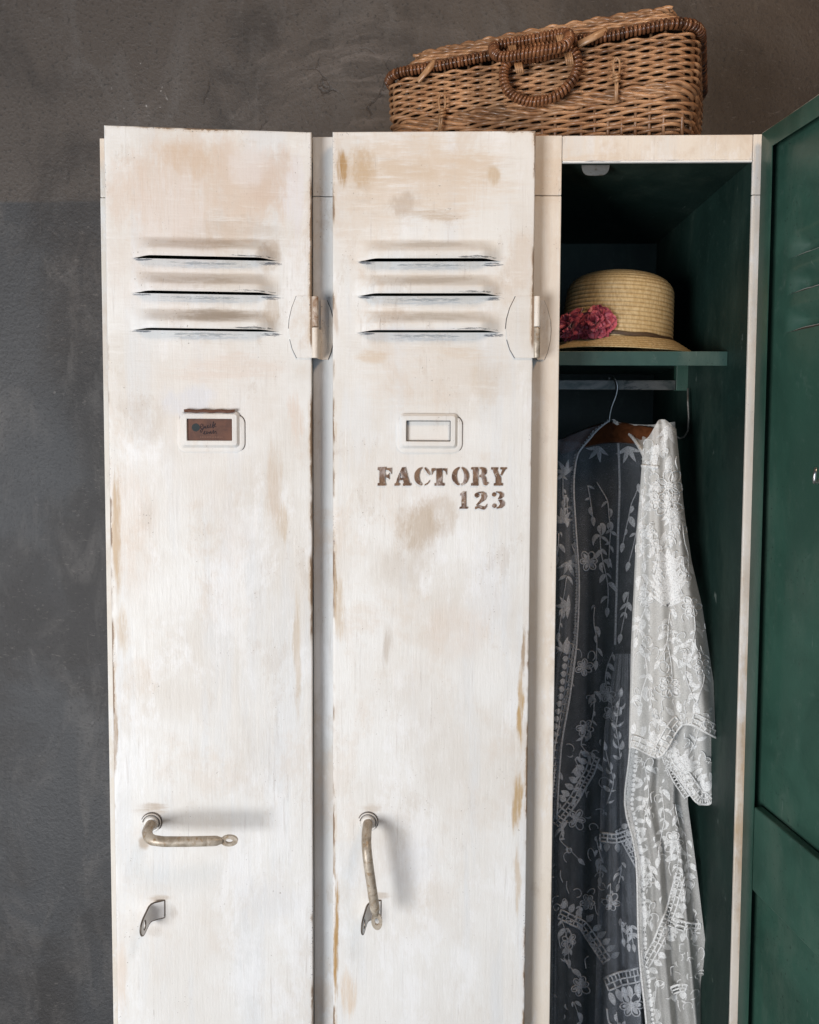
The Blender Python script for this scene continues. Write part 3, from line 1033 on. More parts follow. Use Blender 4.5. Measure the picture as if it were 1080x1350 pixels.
m = MB()
script(m, -ww * 0.38, zc_ - 0.003, [(0, 3), (2, 5), (0, 6), (-1, 2), (2, 1), (3, 4), (1.5, 0), (0, -3), (-1, -1), (3, 2), (5, 4), (4, 2), (6, 2), (7, 5), (7, 2), (9, 3), (10, 6), (9, 3), (11, 3), (13, 9), (12, 2), (14, 4), (15, 7), (13, 4), (16, 3)], 0.00125, 0.00042)
script(m, -ww * 0.30, zc_ - 0.0085, [(0, 0), (2, 3), (1, 0), (3, 0), (4, 3), (4, 0), (6, 2), (7, 0), (8, 3), (9, 0), (11, 4), (11, 0), (13, 3), (14, 0)], 0.00125, 0.00038)
m.build('script', M['card_ink'], card)
m = MB()
for k in range(14):
    x = -ww * 0.42 + k * 0.00215
    m.box((x, -0.0026, 0.0040), (x + 0.0011, -0.0023, 0.0054))
m.build('small_print', M['card_pale'], card)


# ---- stencilled lettering on the middle door
def arc(cx, cy, rx, ry, a0, a1, n=14):
    return [(cx + rx * math.cos(R(a0 + (a1 - a0) * k / n)), cy - ry * math.sin(R(a0 + (a1 - a0) * k / n))) for k in range(n + 1)]


def crescent(cx, cy, rx, ry, irx, iry, a0, a1, dx=0):
    return arc(cx, cy, rx, ry, a0, a1) + list(reversed(arc(cx + dx, cy, irx, iry, a0, a1)))


LET = [
    [(93, 442), (149, 440), (149, 460), (143, 462), (142, 548), (147, 551), (147, 567), (93, 567), (93, 551), (104, 548), (104, 462), (93, 459)],
    [(153, 447), (187, 447), (186, 490), (178, 470), (166, 462), (153, 461)],
    [(146, 494), (158, 498), (170, 482), (173, 526), (160, 513), (146, 511)],
    [(244, 470), (257, 443), (280, 443), (307, 549), (318, 552), (318, 567), (264, 567), (264, 552), (271, 549)],
    [(205, 567), (205, 554), (216, 549), (238, 480), (246, 500), (233, 540), (232, 549), (241, 553), (241, 567)],
    [(240, 517), (256, 517), (259, 531), (235, 531)],
    crescent(398, 504, 58, 63, 24, 53, 98, 262),
    arc(398, 504, 50, 63, 74, 16, 8) + [(444, 496), (430, 482), (416, 462), (410, 452)],
    [(412, 556), (428, 548), (445, 528), (442, 545), (428, 560), (410, 567)],
    [(490, 450), (530, 450), (530, 548), (545, 551), (545, 567), (478, 567), (478, 551), (490, 548)],
    [(457, 450), (485, 450), (485, 464), (471, 468), (459, 494)],
    [(535, 450), (562, 450), (561, 494), (549, 468), (535, 464)],
    crescent(652, 503, 57, 63, 22, 52, 97, 263, -2),
    crescent(654, 503, 57, 63, 22, 52, -83, 83, 2),
    [(725, 442), (773, 442), (773, 567), (725, 567), (725, 552), (738, 549), (738, 460), (725, 457)],
    [(782, 442), (806, 442), (822, 449), (832, 468), (828, 488), (812, 499), (826, 512), (832, 545), (840, 543), (844, 552), (828, 567), (808, 560), (800, 522), (795, 510), (782, 508), (782, 496), (795, 490), (798, 472), (795, 456), (782, 454)],
    [(862, 443), (908, 443), (908, 456), (903, 459), (917, 497), (929, 512), (929, 549), (940, 551), (940, 567), (880, 567), (880, 551), (891, 549), (891, 512), (870, 459), (862, 457)],
    [(924, 443), (967, 443), (967, 455), (956, 459), (934, 500), (923, 492), (938, 459), (924, 456)],
    [(650, 622), (668, 607), (691, 607), (691, 708), (703, 712), (703, 723), (648, 723), (648, 712), (660, 708), (660, 632), (650, 634)],
    arc(764, 632, 15, 17, 0, 345),
    [(768, 611), (800, 606), (825, 617), (833, 640), (822, 664), (790, 685), (765, 704), (760, 695), (784, 668), (796, 645), (793, 622), (780, 614)],
    [(752, 728), (752, 711), (775, 699), (800, 707), (820, 707), (833, 690), (832, 712), (818, 729), (795, 727), (775, 719)],
    arc(881, 627, 14, 15, 0, 345),
    [(895, 607), (925, 607), (947, 622), (947, 642), (928, 656), (908, 660), (908, 652), (918, 640), (918, 622), (905, 614), (895, 613)],
    [(908, 664), (935, 661), (954, 680), (953, 702), (935, 718), (900, 723), (895, 716), (912, 708), (922, 690), (915, 672)],
    arc(882, 703, 15, 15, 0, 345),
]
m = MB()
for pl_ in LET:
    pts = []
    dense = []
    for i in range(len(pl_)):
        x0, y0 = pl_[i]
        x1, y1 = pl_[(i + 1) % len(pl_)]
        n = max(1, int(math.hypot(x1 - x0, y1 - y0) / 9))
        for k in range(n):
            dense.append((lerp(x0, x1, k / n), lerp(y0, y1, k / n)))
    for (x, y) in dense:
        x += mnoise.noise(Vector((x * 0.09, y * 0.09, 1))) * 2.2
        y += mnoise.noise(Vector((x * 0.09, y * 0.09, 5))) * 2.2
        p = on_door(D2, 480 + x / 5.143, 530 + y / 5.143)
        pts.append((p.x, -0.0016, p.z))
    m.poly(pts)
    back = [(x, 0.0002, z) for x, y, z in pts]
    n = len(pts)
    for i in range(n):
        j = (i + 1) % n
        m.poly([pts[i], pts[j], back[j], back[i]])
lt = m.build('lettering', M['stencil'], door2)
bm = bmesh.new()
bm.from_mesh(lt.data)
bmesh.ops.triangulate(bm, faces=[f for f in bm.faces if len(f.verts) > 4])
bm.to_mesh(lt.data)
bm.free()


# ---- lever handles with their rosettes, and the perforated hasps
def lever(door, Dm, px, py, ang):
    c = on_door(Dm, px, py)
    m = MB()
    m.lathe([(0.0001, 0.0), (0.0128, 0.0), (0.0132, 0.0020), (0.0122, 0.0032), (0.0104, 0.0030), (0.0102, 0.0022), (0.0098, 0.0046), (0.0086, 0.0062), (0.0064, 0.0066), (0.0001, 0.0066)], c, 36, 'y')
    m.cur = 1
    m.tube([(c.x + 0.0113 * math.cos(a), c.y - 0.0031, c.z + 0.0113 * math.sin(a)) for a in [R(-30 + 200 * k / 24) for k in range(25)]], 0.0007, 5)
    m.tube([(c.x + 0.0137 * math.cos(a), c.y - 0.0006, c.z + 0.0137 * math.sin(a)) for a in [R(-40 + 200 * k / 24) for k in range(25)]], 0.0007, 5)
    ro = m.build('rosette', [paint1 if Dm is D1 else paint2, M['crack']], door, smooth=True)
    e = ro.modifiers.new('split', 'EDGE_SPLIT')
    e.split_angle = R(35)
    # along: distance from the pivot, out: height over the door
    path = [(0, 0.004), (0, 0.018), (0.0005, 0.027), (0.003, 0.034), (0.007, 0.0430), (0.014, 0.049), (0.028, 0.0525), (0.06, 0.0525), (0.09, 0.0510), (0.104, 0.0500)]
    dx, dz = math.cos(ang), math.sin(ang)
    sm = []
    for i in range(len(path) - 1):
        for k in range(4):
            t = k / 4
            sm.append((lerp(path[i][0], path[i + 1][0], t), lerp(path[i][1], path[i + 1][1], t)))
    sm.append(path[-1])
    pts = [Vector((c.x + s * dx, -o_, c.z + s * dz)) for s, o_ in sm]
    m = MB()
    m.tube(pts, lambda t: 0.0068 - 0.0004 * t if t < 0.93 else 0.0064 - 0.0026 * smooth01((t - 0.93) / 0.07), 16)
    # flattened eye at the end, lying in the plane of the door
    ec = Vector((c.x + 0.1125 * dx, -0.0495, c.z + 0.1125 * dz))
    rows = []
    N = 28
    for (ro_, ri, y) in ((1, 0, 0.0022), (1, 0, -0.0022), (0, 1, -0.0022), (0, 1, 0.0022), (1, 0, 0.0022)):
        row = []
        for k in range(N):
            a = 2 * PI * k / N
            rx, rz = (0.0112, 0.0072) if ro_ else (0.0050, 0.0030)
            lx, lz = rx * math.cos(a), rz * math.sin(a)
            row.append(ec + Vector((lx * dx - lz * dz, y, lx * dz + lz * dx)))
        rows.append(row)
    m.grid(rows, close=True)
    h = m.build('handle', M['worn_metal'], door, smooth=True)
    e = h.modifiers.new('split', 'EDGE_SPLIT')
    e.split_angle = R(50)
    return c


def hasp(door, Dm, px, py):
    """bent plate: a short flat root, then a rounded eared end turned out towards the room"""
    c = on_door(Dm, px, py)          # middle of the root line on the door
    H = 0.0120
    Ltot, bend0, bend1 = 0.047, 0.013, 0.024
    plan = [Vector((0, 0, 0))]
    st = 0.0005
    a0, a1 = math.atan2(-0.36, -0.93), math.atan2(-0.96, -0.20)
    if a0 < 0:
        a0 += 2 * PI
        a1 += 2 * PI
    n = int(0.06 / st)
    for k in range(n):
        u = k * st
        a = lerp(a0, a1, smooth01((u - bend0) / (bend1 - bend0)))
        plan.append(plan[-1] + Vector((math.cos(a), math.sin(a), 0)) * st)

    def at(u):
        i = min(n - 1, max(0, int(u / st)))
        p = plan[i].lerp(plan[i + 1], u / st - i)
        t = (plan[min(n, i + 2)] - plan[max(0, i - 1)]).normalized()
        return p, Vector((-t.y, t.x, 0))

    def drop(u): return -0.0085 * smooth01((u - 0.012) / 0.032)
    hc = (0.036, drop(0.036))

    def inside(u, z):
        if u < 0 or abs(z - drop(u)) > H:
            return False
        e_ = u - (Ltot - 0.012)
        if e_ > 0:
            return (e_ / 0.012) ** 2 + ((z - drop(u)) / H) ** 2 <= 1
        return True
    NU, NZ = 64, 30
    m = MB()
    ids = {}

    def vid(u, z, sgn):
        key = (round(u, 6), round(z, 6), sgn)
        if key not in ids:
            p, nn = at(u)
            ids[key] = m.vert(Vector((c.x, 0, c.z)) + p + Vector((0, 0, z)) + nn * (0.0009 * sgn))
        return ids[key]

    # polar patches round the hole give clean outlines
    N = 72
    angs = [2 * PI * k / N for k in range(N)]

    def edge_pt(a):
        lo, hi = 0.0, 0.09
        for _ in range(32):
            mid = (lo + hi) / 2
            if inside(hc[0] + mid * math.cos(a), hc[1] + mid * math.sin(a)):
                lo = mid
            else:
                hi = mid
        return hc[0] + lo * math.cos(a), hc[1] + lo * math.sin(a)
    extra = [math.atan2(H - hc[1], -hc[0]), math.atan2(-H - hc[1], -hc[0]) % (2 * PI)]
    angs = sorted(angs + extra)
    outer = [edge_pt(a) for a in angs]
    innr = [(hc[0] + 0.0040 * math.cos(a), hc[1] + 0.0068 * math.sin(a)) for a in angs]

    def pt(q, sgn):
        p, nn = at(q[0])
        return Vector((c.x, 0, c.z)) + p + Vector((0, 0, q[1])) + nn * (0.0009 * sgn)
    rows = []
    S = 14
    for k in range(S + 1):
        rows.append([pt((lerp(i_[0], o_[0], k / S), lerp(i_[1], o_[1], k / S)), 1) for i_, o_ in zip(innr, outer)])
    for k in range(S, -1, -1):
        rows.append([pt((lerp(i_[0], o_[0], k / S), lerp(i_[1], o_[1], k / S)), -1) for i_, o_ in zip(innr, outer)])
    rows.append(rows[0])
    m.grid(rows, close=True)
    m.cur = 1
    m.tube([pt(q, 0) for q in outer], 0.0012, 6, closed=True)
    m.tube([pt(q, 0) for q in innr], 0.0011, 6, closed=True)
    h = m.build('hasp', [M['hasp'], M['edge_metal']], door, smooth=True)
    e = h.modifiers.new('split', 'EDGE_SPLIT')
    e.split_angle = R(50)


lever(door1, D1, 200, 1084, R(-2))
lever(door2, D2, 485.5, 1083, R(-90 + 8))
hasp(door1, D1, 217, 1198)
hasp(door2, D2, 502, 1198)

# ------------------------------------------------------------------ wicker suitcase
bk0 = Vector((PW(917, 120, 0.012).x, 0.012, ZT + 0.001))
bl = PW(507, 110, 0.165)
ldir = Vector((bl.x - bk0.x, bl.y - bk0.y, 0))
BL = ldir.length
ldir.normalize()
wdir = Vector((-ldir.y, ldir.x, 0))
if wdir.y < 0:
    wdir = -wdir
BW_ = 0.27
case = empty('wicker_suitcase', bk0 + ldir * BL / 2 + wdir * BW_ / 2, 'old brown wicker suitcase lying on top of the white locker', 'suitcase')
case_inv = Matrix.Translation(case.location).inverted()
BZ_RIM = 0.150
rnd = random.Random(3)


def perim(inset, step=0.0036, rad=0.035):
    """rounded rectangle in (l, w) with arc length; starts at the right front corner and runs along the front"""
    pts = []
    x0, x1, y0, y1 = inset, BL - inset, inset, BW_ - inset
    r = rad
    segs = [('l', (x0 + r, y0), (x1 - r, y0)), ('a', (x1 - r, y0 + r), -90, 0), ('l', (x1, y0 + r), (x1, y1 - r)), ('a', (x1 - r, y1 - r), 0, 90),
            ('l', (x1 - r, y1), (x0 + r, y1)), ('a', (x0 + r, y1 - r), 90, 180), ('l', (x0, y1 - r), (x0, y0 + r)), ('a', (x0 + r, y0 + r), 180, 270)]
    for s in segs:
        if s[0] == 'l':
            (xa, ya), (xb, yb) = s[1], s[2]
            L_ = math.hypot(xb - xa, yb - ya)
            n = max(1, int(L_ / step))
            nx, ny = (yb - ya) / L_, -(xb - xa) / L_
            for k in range(n):
                t = k / n
                pts.append((xa + (xb - xa) * t, ya + (yb - ya) * t, nx, ny))
        else:
            (cx, cy), a0, a1 = s[1], s[2], s[3]
            n = max(2, int(R(a1 - a0) * r / step))
            for k in range(n):
                a = R(a0 + (a1 - a0) * k / n)
                pts.append((cx + r * math.cos(a), cy + r * math.sin(a), math.cos(a), math.sin(a)))
    return pts


def BWP(l, w, z):
    return case_inv @ (bk0 + ldir * l + wdir * w + Vector((0, 0, z)))


def weave(mb, z0, z1, inset_f, pitch=0.0047, sp=0.0185, amp=0.0033, r=0.0024, phase0=0, dbl=False):
    n = int(round((z1 - z0) / pitch))
    for i in range(n):
        z = z0 + (i + 0.5) * (z1 - z0) / n
        ins = inset_f(z)
        P_ = perim(ins)
        tot = len(P_) * 0.0036
        nst = int(round(tot / sp / 2)) * 2
        mb.ct = max(0.0, min(1.0, rnd.gauss(0.10, 0.22)))
        sd = rnd.random() * 50
        pts = []
        N = len(P_)
        for k, (l, w, nx, ny) in enumerate(P_):
            ph = PI * nst * k / N + PI * ((i + phase0) % 2)
            o_ = amp * math.sin(ph) + 0.0008 * mnoise.noise(Vector((k * 0.02, sd, 0)))
            sag = 0.0016 * mnoise.noise(Vector((l * 9, w * 9, z * 14))) + 0.0009 * mnoise.noise(Vector((k * 0.045, sd, 3)))
            bulge = 0.004 * math.sin(PI * min(1, max(0, z / 0.15)))
            pts.append(BWP(l + nx * (o_ + bulge), w + ny * (o_ + bulge), z + sag))
        mb.tube(pts, lambda t, q=rnd.uniform(0.9, 1.1): r * q, 6, closed=True)


def inset_body(z): return 0.012 * (1 - z / 0.15)


def wale(mb, z0, rows, r=0.003):
    for i in range(rows):
        z = z0 + i * 0.0052
        for s in range(2):
            P_ = perim(inset_body(z))
            N = len(P_)
            nt = int(N * 0.0036 / 0.055)
            mb.ct = max(0, rnd.gauss(0.28, 0.15))
            pts = []
            for k, (l, w, nx, ny) in enumerate(P_):
                ph = 2 * PI * nt * k / N + PI * s + i * 1.3
                o_ = 0.004 + 0.0028 * math.cos(ph)
                pts.append(BWP(l + nx * o_, w + ny * o_, z + 0.0026 * math.sin(ph)))
            mb.tube(pts, r, 6, closed=True)


m = MB()
weave(m, 0.004, 0.062, inset_body, 0.0058, 0.026, 0.0034, 0.0027)
wale(m, 0.066, 3, 0.0028)
weave(m, 0.081, BZ_RIM - 0.006, inset_body)
wale(m, 0.002, 1, 0.0032)
# stakes and dark inside
m.ct = 0.45
Pp = perim(0.006, 0.0185)
for (l, w, nx, ny) in Pp:
    m.tube([BWP(l - nx * 0.001, w - ny * 0.001, z) for z in (0.004, 0.05, 0.1, BZ_RIM)], 0.0024, 6)
m.cur = 1
inner = [[BWP(l - nx * 0.004, w - ny * 0.004, z) for (l, w, nx, ny) in perim(inset_body(z) + 0.001, 0.02)] for z in (0.002, 0.05, 0.1, BZ_RIM)]
m.grid([r_ for r_ in inner], close=True) if len(set(len(r_) for r_ in inner)) == 1 else None
b0 = [BWP(l, w, 0.001) for (l, w, nx, ny) in perim(0.014, 0.02)]
m.poly(b0)
m.build('basket_body', [M['cane'], M['cane_dark']], case, smooth=True)

# lid: tapered woven sides and a woven flat top
LID_T = 0.192


def inset_lid(z): return 0.004 + 0.030 * ((z - BZ_RIM) / (LID_T - BZ_RIM)) ** 1.4


m = MB()
weave(m, BZ_RIM + 0.010, LID_T, inset_lid, 0.0046, 0.0185, 0.0024, 0.0023, 1)
wale(m, 0, 0)
m.ct = 0.3
# border twist on the top edge
for s in range(2):
    P_ = perim(inset_lid(LID_T) - 0.001, 0.0036, 0.03)
    N = len(P_)
    nt = int(N * 0.0036 / 0.04)
    pts = []
    for k, (l, w, nx, ny) in enumerate(P_):
        ph = 2 * PI * nt * k / N + PI * s
        pts.append(BWP(l + nx * 0.0025 * math.cos(ph), w + ny * 0.0025 * math.cos(ph), LID_T + 0.001 + 0.0025 * math.sin(ph)))
    m.tube(pts, 0.0028, 6, closed=True)
i_ = inset_lid(LID_T)
nrow = int((BW_ - 2 * i_) / 0.006)
for j in range(nrow):
    w = i_ + 0.003 + j * 0.006
    m.ct = max(0, rnd.gauss(0.2, 0.15))
    pts = [BWP(i_ + (BL - 2 * i_) * k / 90, w, LID_T + 0.003 + 0.0022 * math.sin(PI * k / 90 * 24 + PI * j) + 0.004 * math.sin(PI * k / 90)) for k in range(91)]
    m.tube(pts, 0.0026, 6)
m.cur = 1
P_ = perim(0.010, 0.02)
m.grid([[BWP(l, w, BZ_RIM + 0.004) for (l, w, nx, ny) in P_], [BWP(l + (BL / 2 - l) * 0.14, w + (BW_ / 2 - w) * 0.2, LID_T - 0.002) for (l, w, nx, ny) in P_]], close=True)
m.poly([BWP(l + (BL / 2 - l) * 0.14, w + (BW_ / 2 - w) * 0.2, LID_T - 0.002) for (l, w, nx, ny) in P_])
m.build('lid', [M['cane'], M['cane_dark']], case, smooth=True)


def wrapped(mb, pts, r, closed=False, pitch=0.0058, wr=0.0028, col=(0.25, 0.2)):
    """a core bound with a close spiral of cane"""
    pts = [Vector(p) for p in pts]
    mb.ct = 0.8
    mb.tube(pts, r * 0.8, 8, closed=closed)
    if closed:
        pts = pts + [pts[0]]
    # arc length resample
    acc = [0]
    for a, b_ in zip(pts, pts[1:]):
        acc.append(acc[-1] + (b_ - a).length)
    tot = acc[-1]
    turns = int(tot / pitch)

    def at(s):
        s = max(0, min(tot, s))
        for i in range(len(acc) - 1):
            if s <= acc[i + 1]:
                t = (s - acc[i]) / max(1e-9, acc[i + 1] - acc[i])
                return pts[i].lerp(pts[i + 1], t), (pts[i + 1] - pts[i]).normalized()
        return pts[-1], (pts[-1] - pts[-2]).normalized()
    for k in range(turns):
        s0 = (k + 0.5) * pitch
        c_, t_ = at(s0)
        ref = Vector((0, 0, 1)) if abs(t_.z) < 0.9 else Vector((1, 0, 0))
        a = (ref - t_ * t_.dot(ref)).normalized()
        b_ = t_.cross(a)
        mb.ct = max(0, min(1, rnd.gauss(*col)))
        lean = rnd.uniform(0.5, 1.4) * 0.0012
        rad = r * rnd.uniform(0.96, 1.06)
        ring = [c_ + a * rad * math.cos(2 * PI * q / 14) + b_ * rad * math.sin(2 * PI * q / 14) + t_ * lean * math.sin(2 * PI * q / 14 + 0.6) for q in range(14)]
        mb.tube(ring, wr, 5, closed=True)


m = MB()
Pr = perim(-0.001, 0.012, 0.038)
pts = [BWP(l + nx * 0.003, w + ny * 0.003, BZ_RIM + 0.003 + 0.0022 * mnoise.noise(Vector((l * 12, w * 12, 0)))) for (l, w, nx, ny) in Pr]
wrapped(m, pts, 0.0056, True, 0.0058, 0.0025, (0.35, 0.3))
m.build('rim', M['cane_red'], case, smooth=True)


def bpx(px, py, out):
    """pixel on the basket's front plane pushed outwards"""
    n = -wdir
    return case_inv @ RP(px, py, bk0 + n * out, n)


def loop_curve(cps, n=8, closed=True):
    cps = [Vector(c) for c in cps]
    N = len(cps)
    res = []
    rng = range(N) if closed else range(N - 1)
    for i in rng:
        p0 = cps[(i - 1) % N] if closed or i > 0 else cps[0]
        p1 = cps[i]
        p2 = cps[(i + 1) % N]
        p3 = cps[(i + 2) % N] if closed or i + 2 < N else cps[-1]
        for k in range(n):
            t = k / n
            res.append(0.5 * ((2 * p1) + (p2 - p0) * t + (2 * p0 - 5 * p1 + 4 * p2 - p3) * t * t + (3 * p1 - p0 - 3 * p2 + p3) * t ** 3))
    if not closed:
        res.append(cps[-1])
    return res


# hanging handle
m = MB()
cps = [bpx(x, y, o_) for x, y, o_ in ((672, 82, .016), (664, 98, .019), (668, 117, .021), (684, 130, .022), (705, 134, .022), (730, 128, .022), (750, 112, .021), (761, 92, .019), (760, 74, .017), (748, 66, .016), (715, 74, .016))]
wrapped(m, loop_curve(cps, 6), 0.0053, True, 0.0054, 0.0024, (0.15, 0.2))
m.build('handle', M['cane_red'], case, smooth=True, label='wrapped cane handle hanging down over the front')
# lid handle, folded out towards the front
m = MB()
cps = [bpx(x, y, o_) for x, y, o_ in ((655, 60, .012), (651, 66, .030), (654, 72, .048), (664, 75, .058), (700, 69, .062), (735, 63, .060), (747, 57, .050), (750, 49, .032), (744, 44, .014), (700, 52, .008))]
wrapped(m, loop_curve(cps, 6), 0.0053, True, 0.0054, 0.0024, (0.1, 0.18))
m.build('handle', M['cane_red'], case, smooth=True, label='wrapped cane handle standing out from the lid')
# pale bindings of the handles, one beside each end
for (x, y, o_, dx, dy) in ((671, 61, .014, 3, 14), (734, 47, .016, 4, 15), (679, 84, .016, 3, 12), (745, 70, .016, 3, 15)):
    m = MB()
    for k in range(4):
        c0 = bpx(x + k * 2.6, y - k * 0.4, o_ + 0.006)
        c1 = bpx(x + k * 2.6 + dx * 0.5, y + dy * 0.5, o_ + 0.011)
        c2 = bpx(x + k * 2.6 + dx, y + dy, o_ + 0.007)
        m.ct = max(0, rnd.gauss(0.1, 0.1))
        m.tube(loop_curve([c0, c1, c2], 4, False), 0.0016, 6)
    m.build('binding', M['cane_pale'], case, smooth=True)


def toggle(x, y0, y1, lean):
    m = MB()
    m.ct = 0.1
    cps = [bpx(x - 3, y0 + 22, .012), bpx(x - 4.5, y0 + 9, .014), bpx(x - 1, y0, .015), bpx(x + 4, y0 + 6, .014), bpx(x + 3.5, y0 + 22, .012)]
    m.tube(loop_curve(cps, 5, False), 0.0014, 6)
    for k in range(3):
        yy = y0 + 22 + k * 4
        m.ct = 0.05
        m.tube(loop_curve([bpx(x - 4, yy + 1, .011), bpx(x, yy, .0165), bpx(x + 4, yy - 1, .011)], 4, False), 0.0019, 6)
    m.ct = 0.12
    m.tube([bpx(x - 1, y0 + 20, .012), bpx(x - 3 * lean, y1, .010)], 0.0018, 6)
    m.tube([bpx(x + 2, y0 + 20, .012), bpx(x + 1 - 2 * lean, y1 - 2, .010)], 0.0015, 6)
    m.build('toggle_loop', M['cane_pale'], case, smooth=True)


toggle(583, 123, 172, 1.5)
toggle(813, 76, 136, 0.4)


def strap(a, b_, w):
    m = MB()
    m.ct = 0.05
    p = [bpx(a[0], a[1], .014), bpx(lerp(a[0], b_[0], .5), lerp(a[1], b_[1], .5), .017), bpx(b_[0], b_[1], .006)]
    m.tube(loop_curve(p, 6, False), w, 8, flat=0.45, up=(0, 0, 1))
    m.build('strap', M['cane_pale'], case, smooth=True)


strap((551, 107), (574, 81), 0.0048)
strap((762, 59), (800, 40), 0.0055)

# ------------------------------------------------------------------ straw hat
HX, HY = 0.298, 0.215
hat = empty('straw_hat', (HX, HY, SH_Z + 0.0005), 'small natural straw hat with pink fabric flower on the green shelf', 'hat')
hat_t = Matrix.Rotation(R(4.0), 4, 'Y')
m = MB()


def ridge(s): return 0.0013 * abs(math.sin(PI * s / 0.0066)) ** 0.7


SEG = 128


def hat_row(mb, r, z, sx=0.94, sy=1.0):
    row = []
    for k in range(SEG):
        a = 2 * PI * k / SEG
        wob = 1 + 0.018 * mnoise.noise(Vector((math.cos(a) * 1.2, math.sin(a) * 1.2, z * 7)))
        p = hat_t @ Vector((sx * r * wob * math.cos(a), sy * r * wob * math.sin(a), z))
        row.append(p)
    return row


# crown profile
CZ0, CH, CR = 0.026, 0.112, 0.094
prof = []
N = 260
raw = []
for k in range(N + 1):
    t = k / N
    if t < 0.52:
        q = t / 0.52
        raw.append((CR * (1.0 - 0.03 * q - 0.02 * q * q), CZ0 + (CH - 0.035) * q))
    else:
        q = (t - 0.52) / 0.48
        a = q * PI / 2
        raw.append((CR * 0.95 * (math.cos(a) ** 0.62 if q < 1 else 0.0), CZ0 + CH - 0.035 + 0.035 * math.sin(a) ** 1.0))
s = 0
rows = []
pr = raw[0]
for i, (r_, z_) in enumerate(raw):
    s += math.hypot(r_ - pr[0], z_ - pr[1])
    pr = (r_, z_)
    d = ridge(s)
    nr = 1.0 if i < N * 0.55 else max(0.1, 1 - (i / N - 0.55) * 2)
    m.ct = 0.75 * (1 - abs(math.sin(PI * s / 0.0066))) ** 3
    ids = [m.vert(p) for p in hat_row(m, max(0.0004, r_ + d * nr), z_ + d * (1 - nr))]
    rows.append(ids)
for a_, b_ in zip(rows, rows[1:]):
    for k in range(SEG):
        m.face((a_[k], a_[(k + 1) % SEG], b_[(k + 1) % SEG], b_[k]))
m.build('crown', M['straw'], hat, smooth=True)
# brim, sloping down
m = MB()
rows = []
NB = 70
for k in range(NB + 1):
    t = k / NB
    r_ = lerp(0.091, 0.128, t)
    z_ = lerp(0.0275, 0.0035, t ** 1.15)
    m.ct = 0.7 * (1 - abs(math.sin(PI * t * 0.044 / 0.0066))) ** 3
    d = ridge(t * 0.044)
    row = []
    for q in range(SEG):
        a = 2 * PI * q / SEG
        wz = 0.0035 * t * math.sin(2 * a + 0.6) + 0.0035 * t * abs(math.sin(a))
        row.append(m.vert((0.97 * r_ * math.cos(a), r_ * math.sin(a), max(0.001, z_ + d + wz))))
    rows.append(row)
for a_, b_ in zip(rows, rows[1:]):
    for k in range(SEG):
        m.face((a_[k], a_[(k + 1) % SEG], b_[(k + 1) % SEG], b_[k]))
o = m.build('brim', M['straw'], hat, smooth=True)
so = o.modifiers.new('thick', 'SOLIDIFY')
so.thickness = 0.0014
# ribbon
m = MB()
rows = []
for z_ in (0.0275, 0.0295, 0.0315, 0.0335):
    rows.append([hat_t @ Vector(((CR + 0.0026) * 0.94 * math.cos(2 * PI * k / 72) * (1 - 0.02 * (z_ - .026) / .03), (CR + 0.0026) * math.sin(2 * PI * k / 72), z_ + 0.001 * math.sin(k * 0.9))) for k in range(72)])
m.grid(rows, close=True)
o = m.build('ribbon', M['ribbon'], hat, smooth=True)
so = o.modifiers.new('thick', 'SOLIDIFY')
so.thickness = 0.0008


# fabric flower
def petal(mb, c, nrm, ang, ln, wd, lift, tintv):
    nrm = nrm.normalized()
    ref = Vector((0, 0, 1))
    e1 = (ref - nrm * nrm.dot(ref)).normalized()
    e2 = nrm.cross(e1)
    du = e1 * math.cos(ang) + e2 * math.sin(ang)
    dv = -e1 * math.sin(ang) + e2 * math.cos(ang)
    sd = rnd.random() * 40
    rows = []
    for i in range(8):
        u = i / 7
        mb.ct = max(0, min(1, tintv + 0.55 * u - 0.25))
        row = []
        for j in range(9):
            v = j / 8 - 0.5
            wdt = wd * math.sin(PI * min(0.96, 0.18 + u * 0.66)) * 1.1
            out = lift * math.sin(u * PI * 0.55) - ln * 0.30 * u * u + 0.30 * wd * (v * v * 4) * 0.6
            ruf = 0.0022 * mnoise.noise(Vector((u * 4 + sd, v * 5, sd))) + 0.0022 * u * math.sin(v * 16 + sd)
            row.append(mb.vert(c + du * (ln * u) + dv * (wdt * v) + nrm * (out + ruf)))
        rows.append(row)
    for a_, b_ in zip(rows, rows[1:]):
        for k in range(8):
            mb.face((a_[k], a_[k + 1], b_[k + 1], b_[k]))


def hat_front(px, py, lift):
    """point on the crown's front surface under a pixel"""
    best = None
    r = ray(px, py)
    for k in range(900):
        p = CAM + r * ((0.95 + k * 0.0006) / F)
        if (Vector((p.x - HX, p.y - HY)).length) < CR + lift:
            return p
    return CAM + r * ((D + 0.13) / F)


for (px, py, rad, n) in ((788, 427, 0.030, 26), (756, 431, 0.029, 22)):
    m = MB()
    c = hat_front(px, py, 0.004)
    nrm = Vector((c.x - HX, c.y - HY, 0.01)).normalized()
    cl = c - hat.location
    for ring, (cnt, l0, lf) in enumerate(((9, rad, 0.004), (9, rad * 0.8, 0.010), (7, rad * 0.6, 0.015), (5, rad * 0.4, 0.018))):
        for k in range(cnt):
            petal(m, cl + nrm * (0.001 + ring * 0.0022), nrm + Vector((rnd.uniform(-.25, .25), 0, rnd.uniform(-.25, .25))), 2 * PI * (k + ring * 0.37 + rnd.uniform(-.25, .25)) / cnt, l0 * rnd.uniform(0.8, 1.1), l0 * rnd.uniform(0.75, 1.0), lf, rnd.uniform(0.15, 0.75))
    m.build('flower', M['petal'], hat, smooth=True)

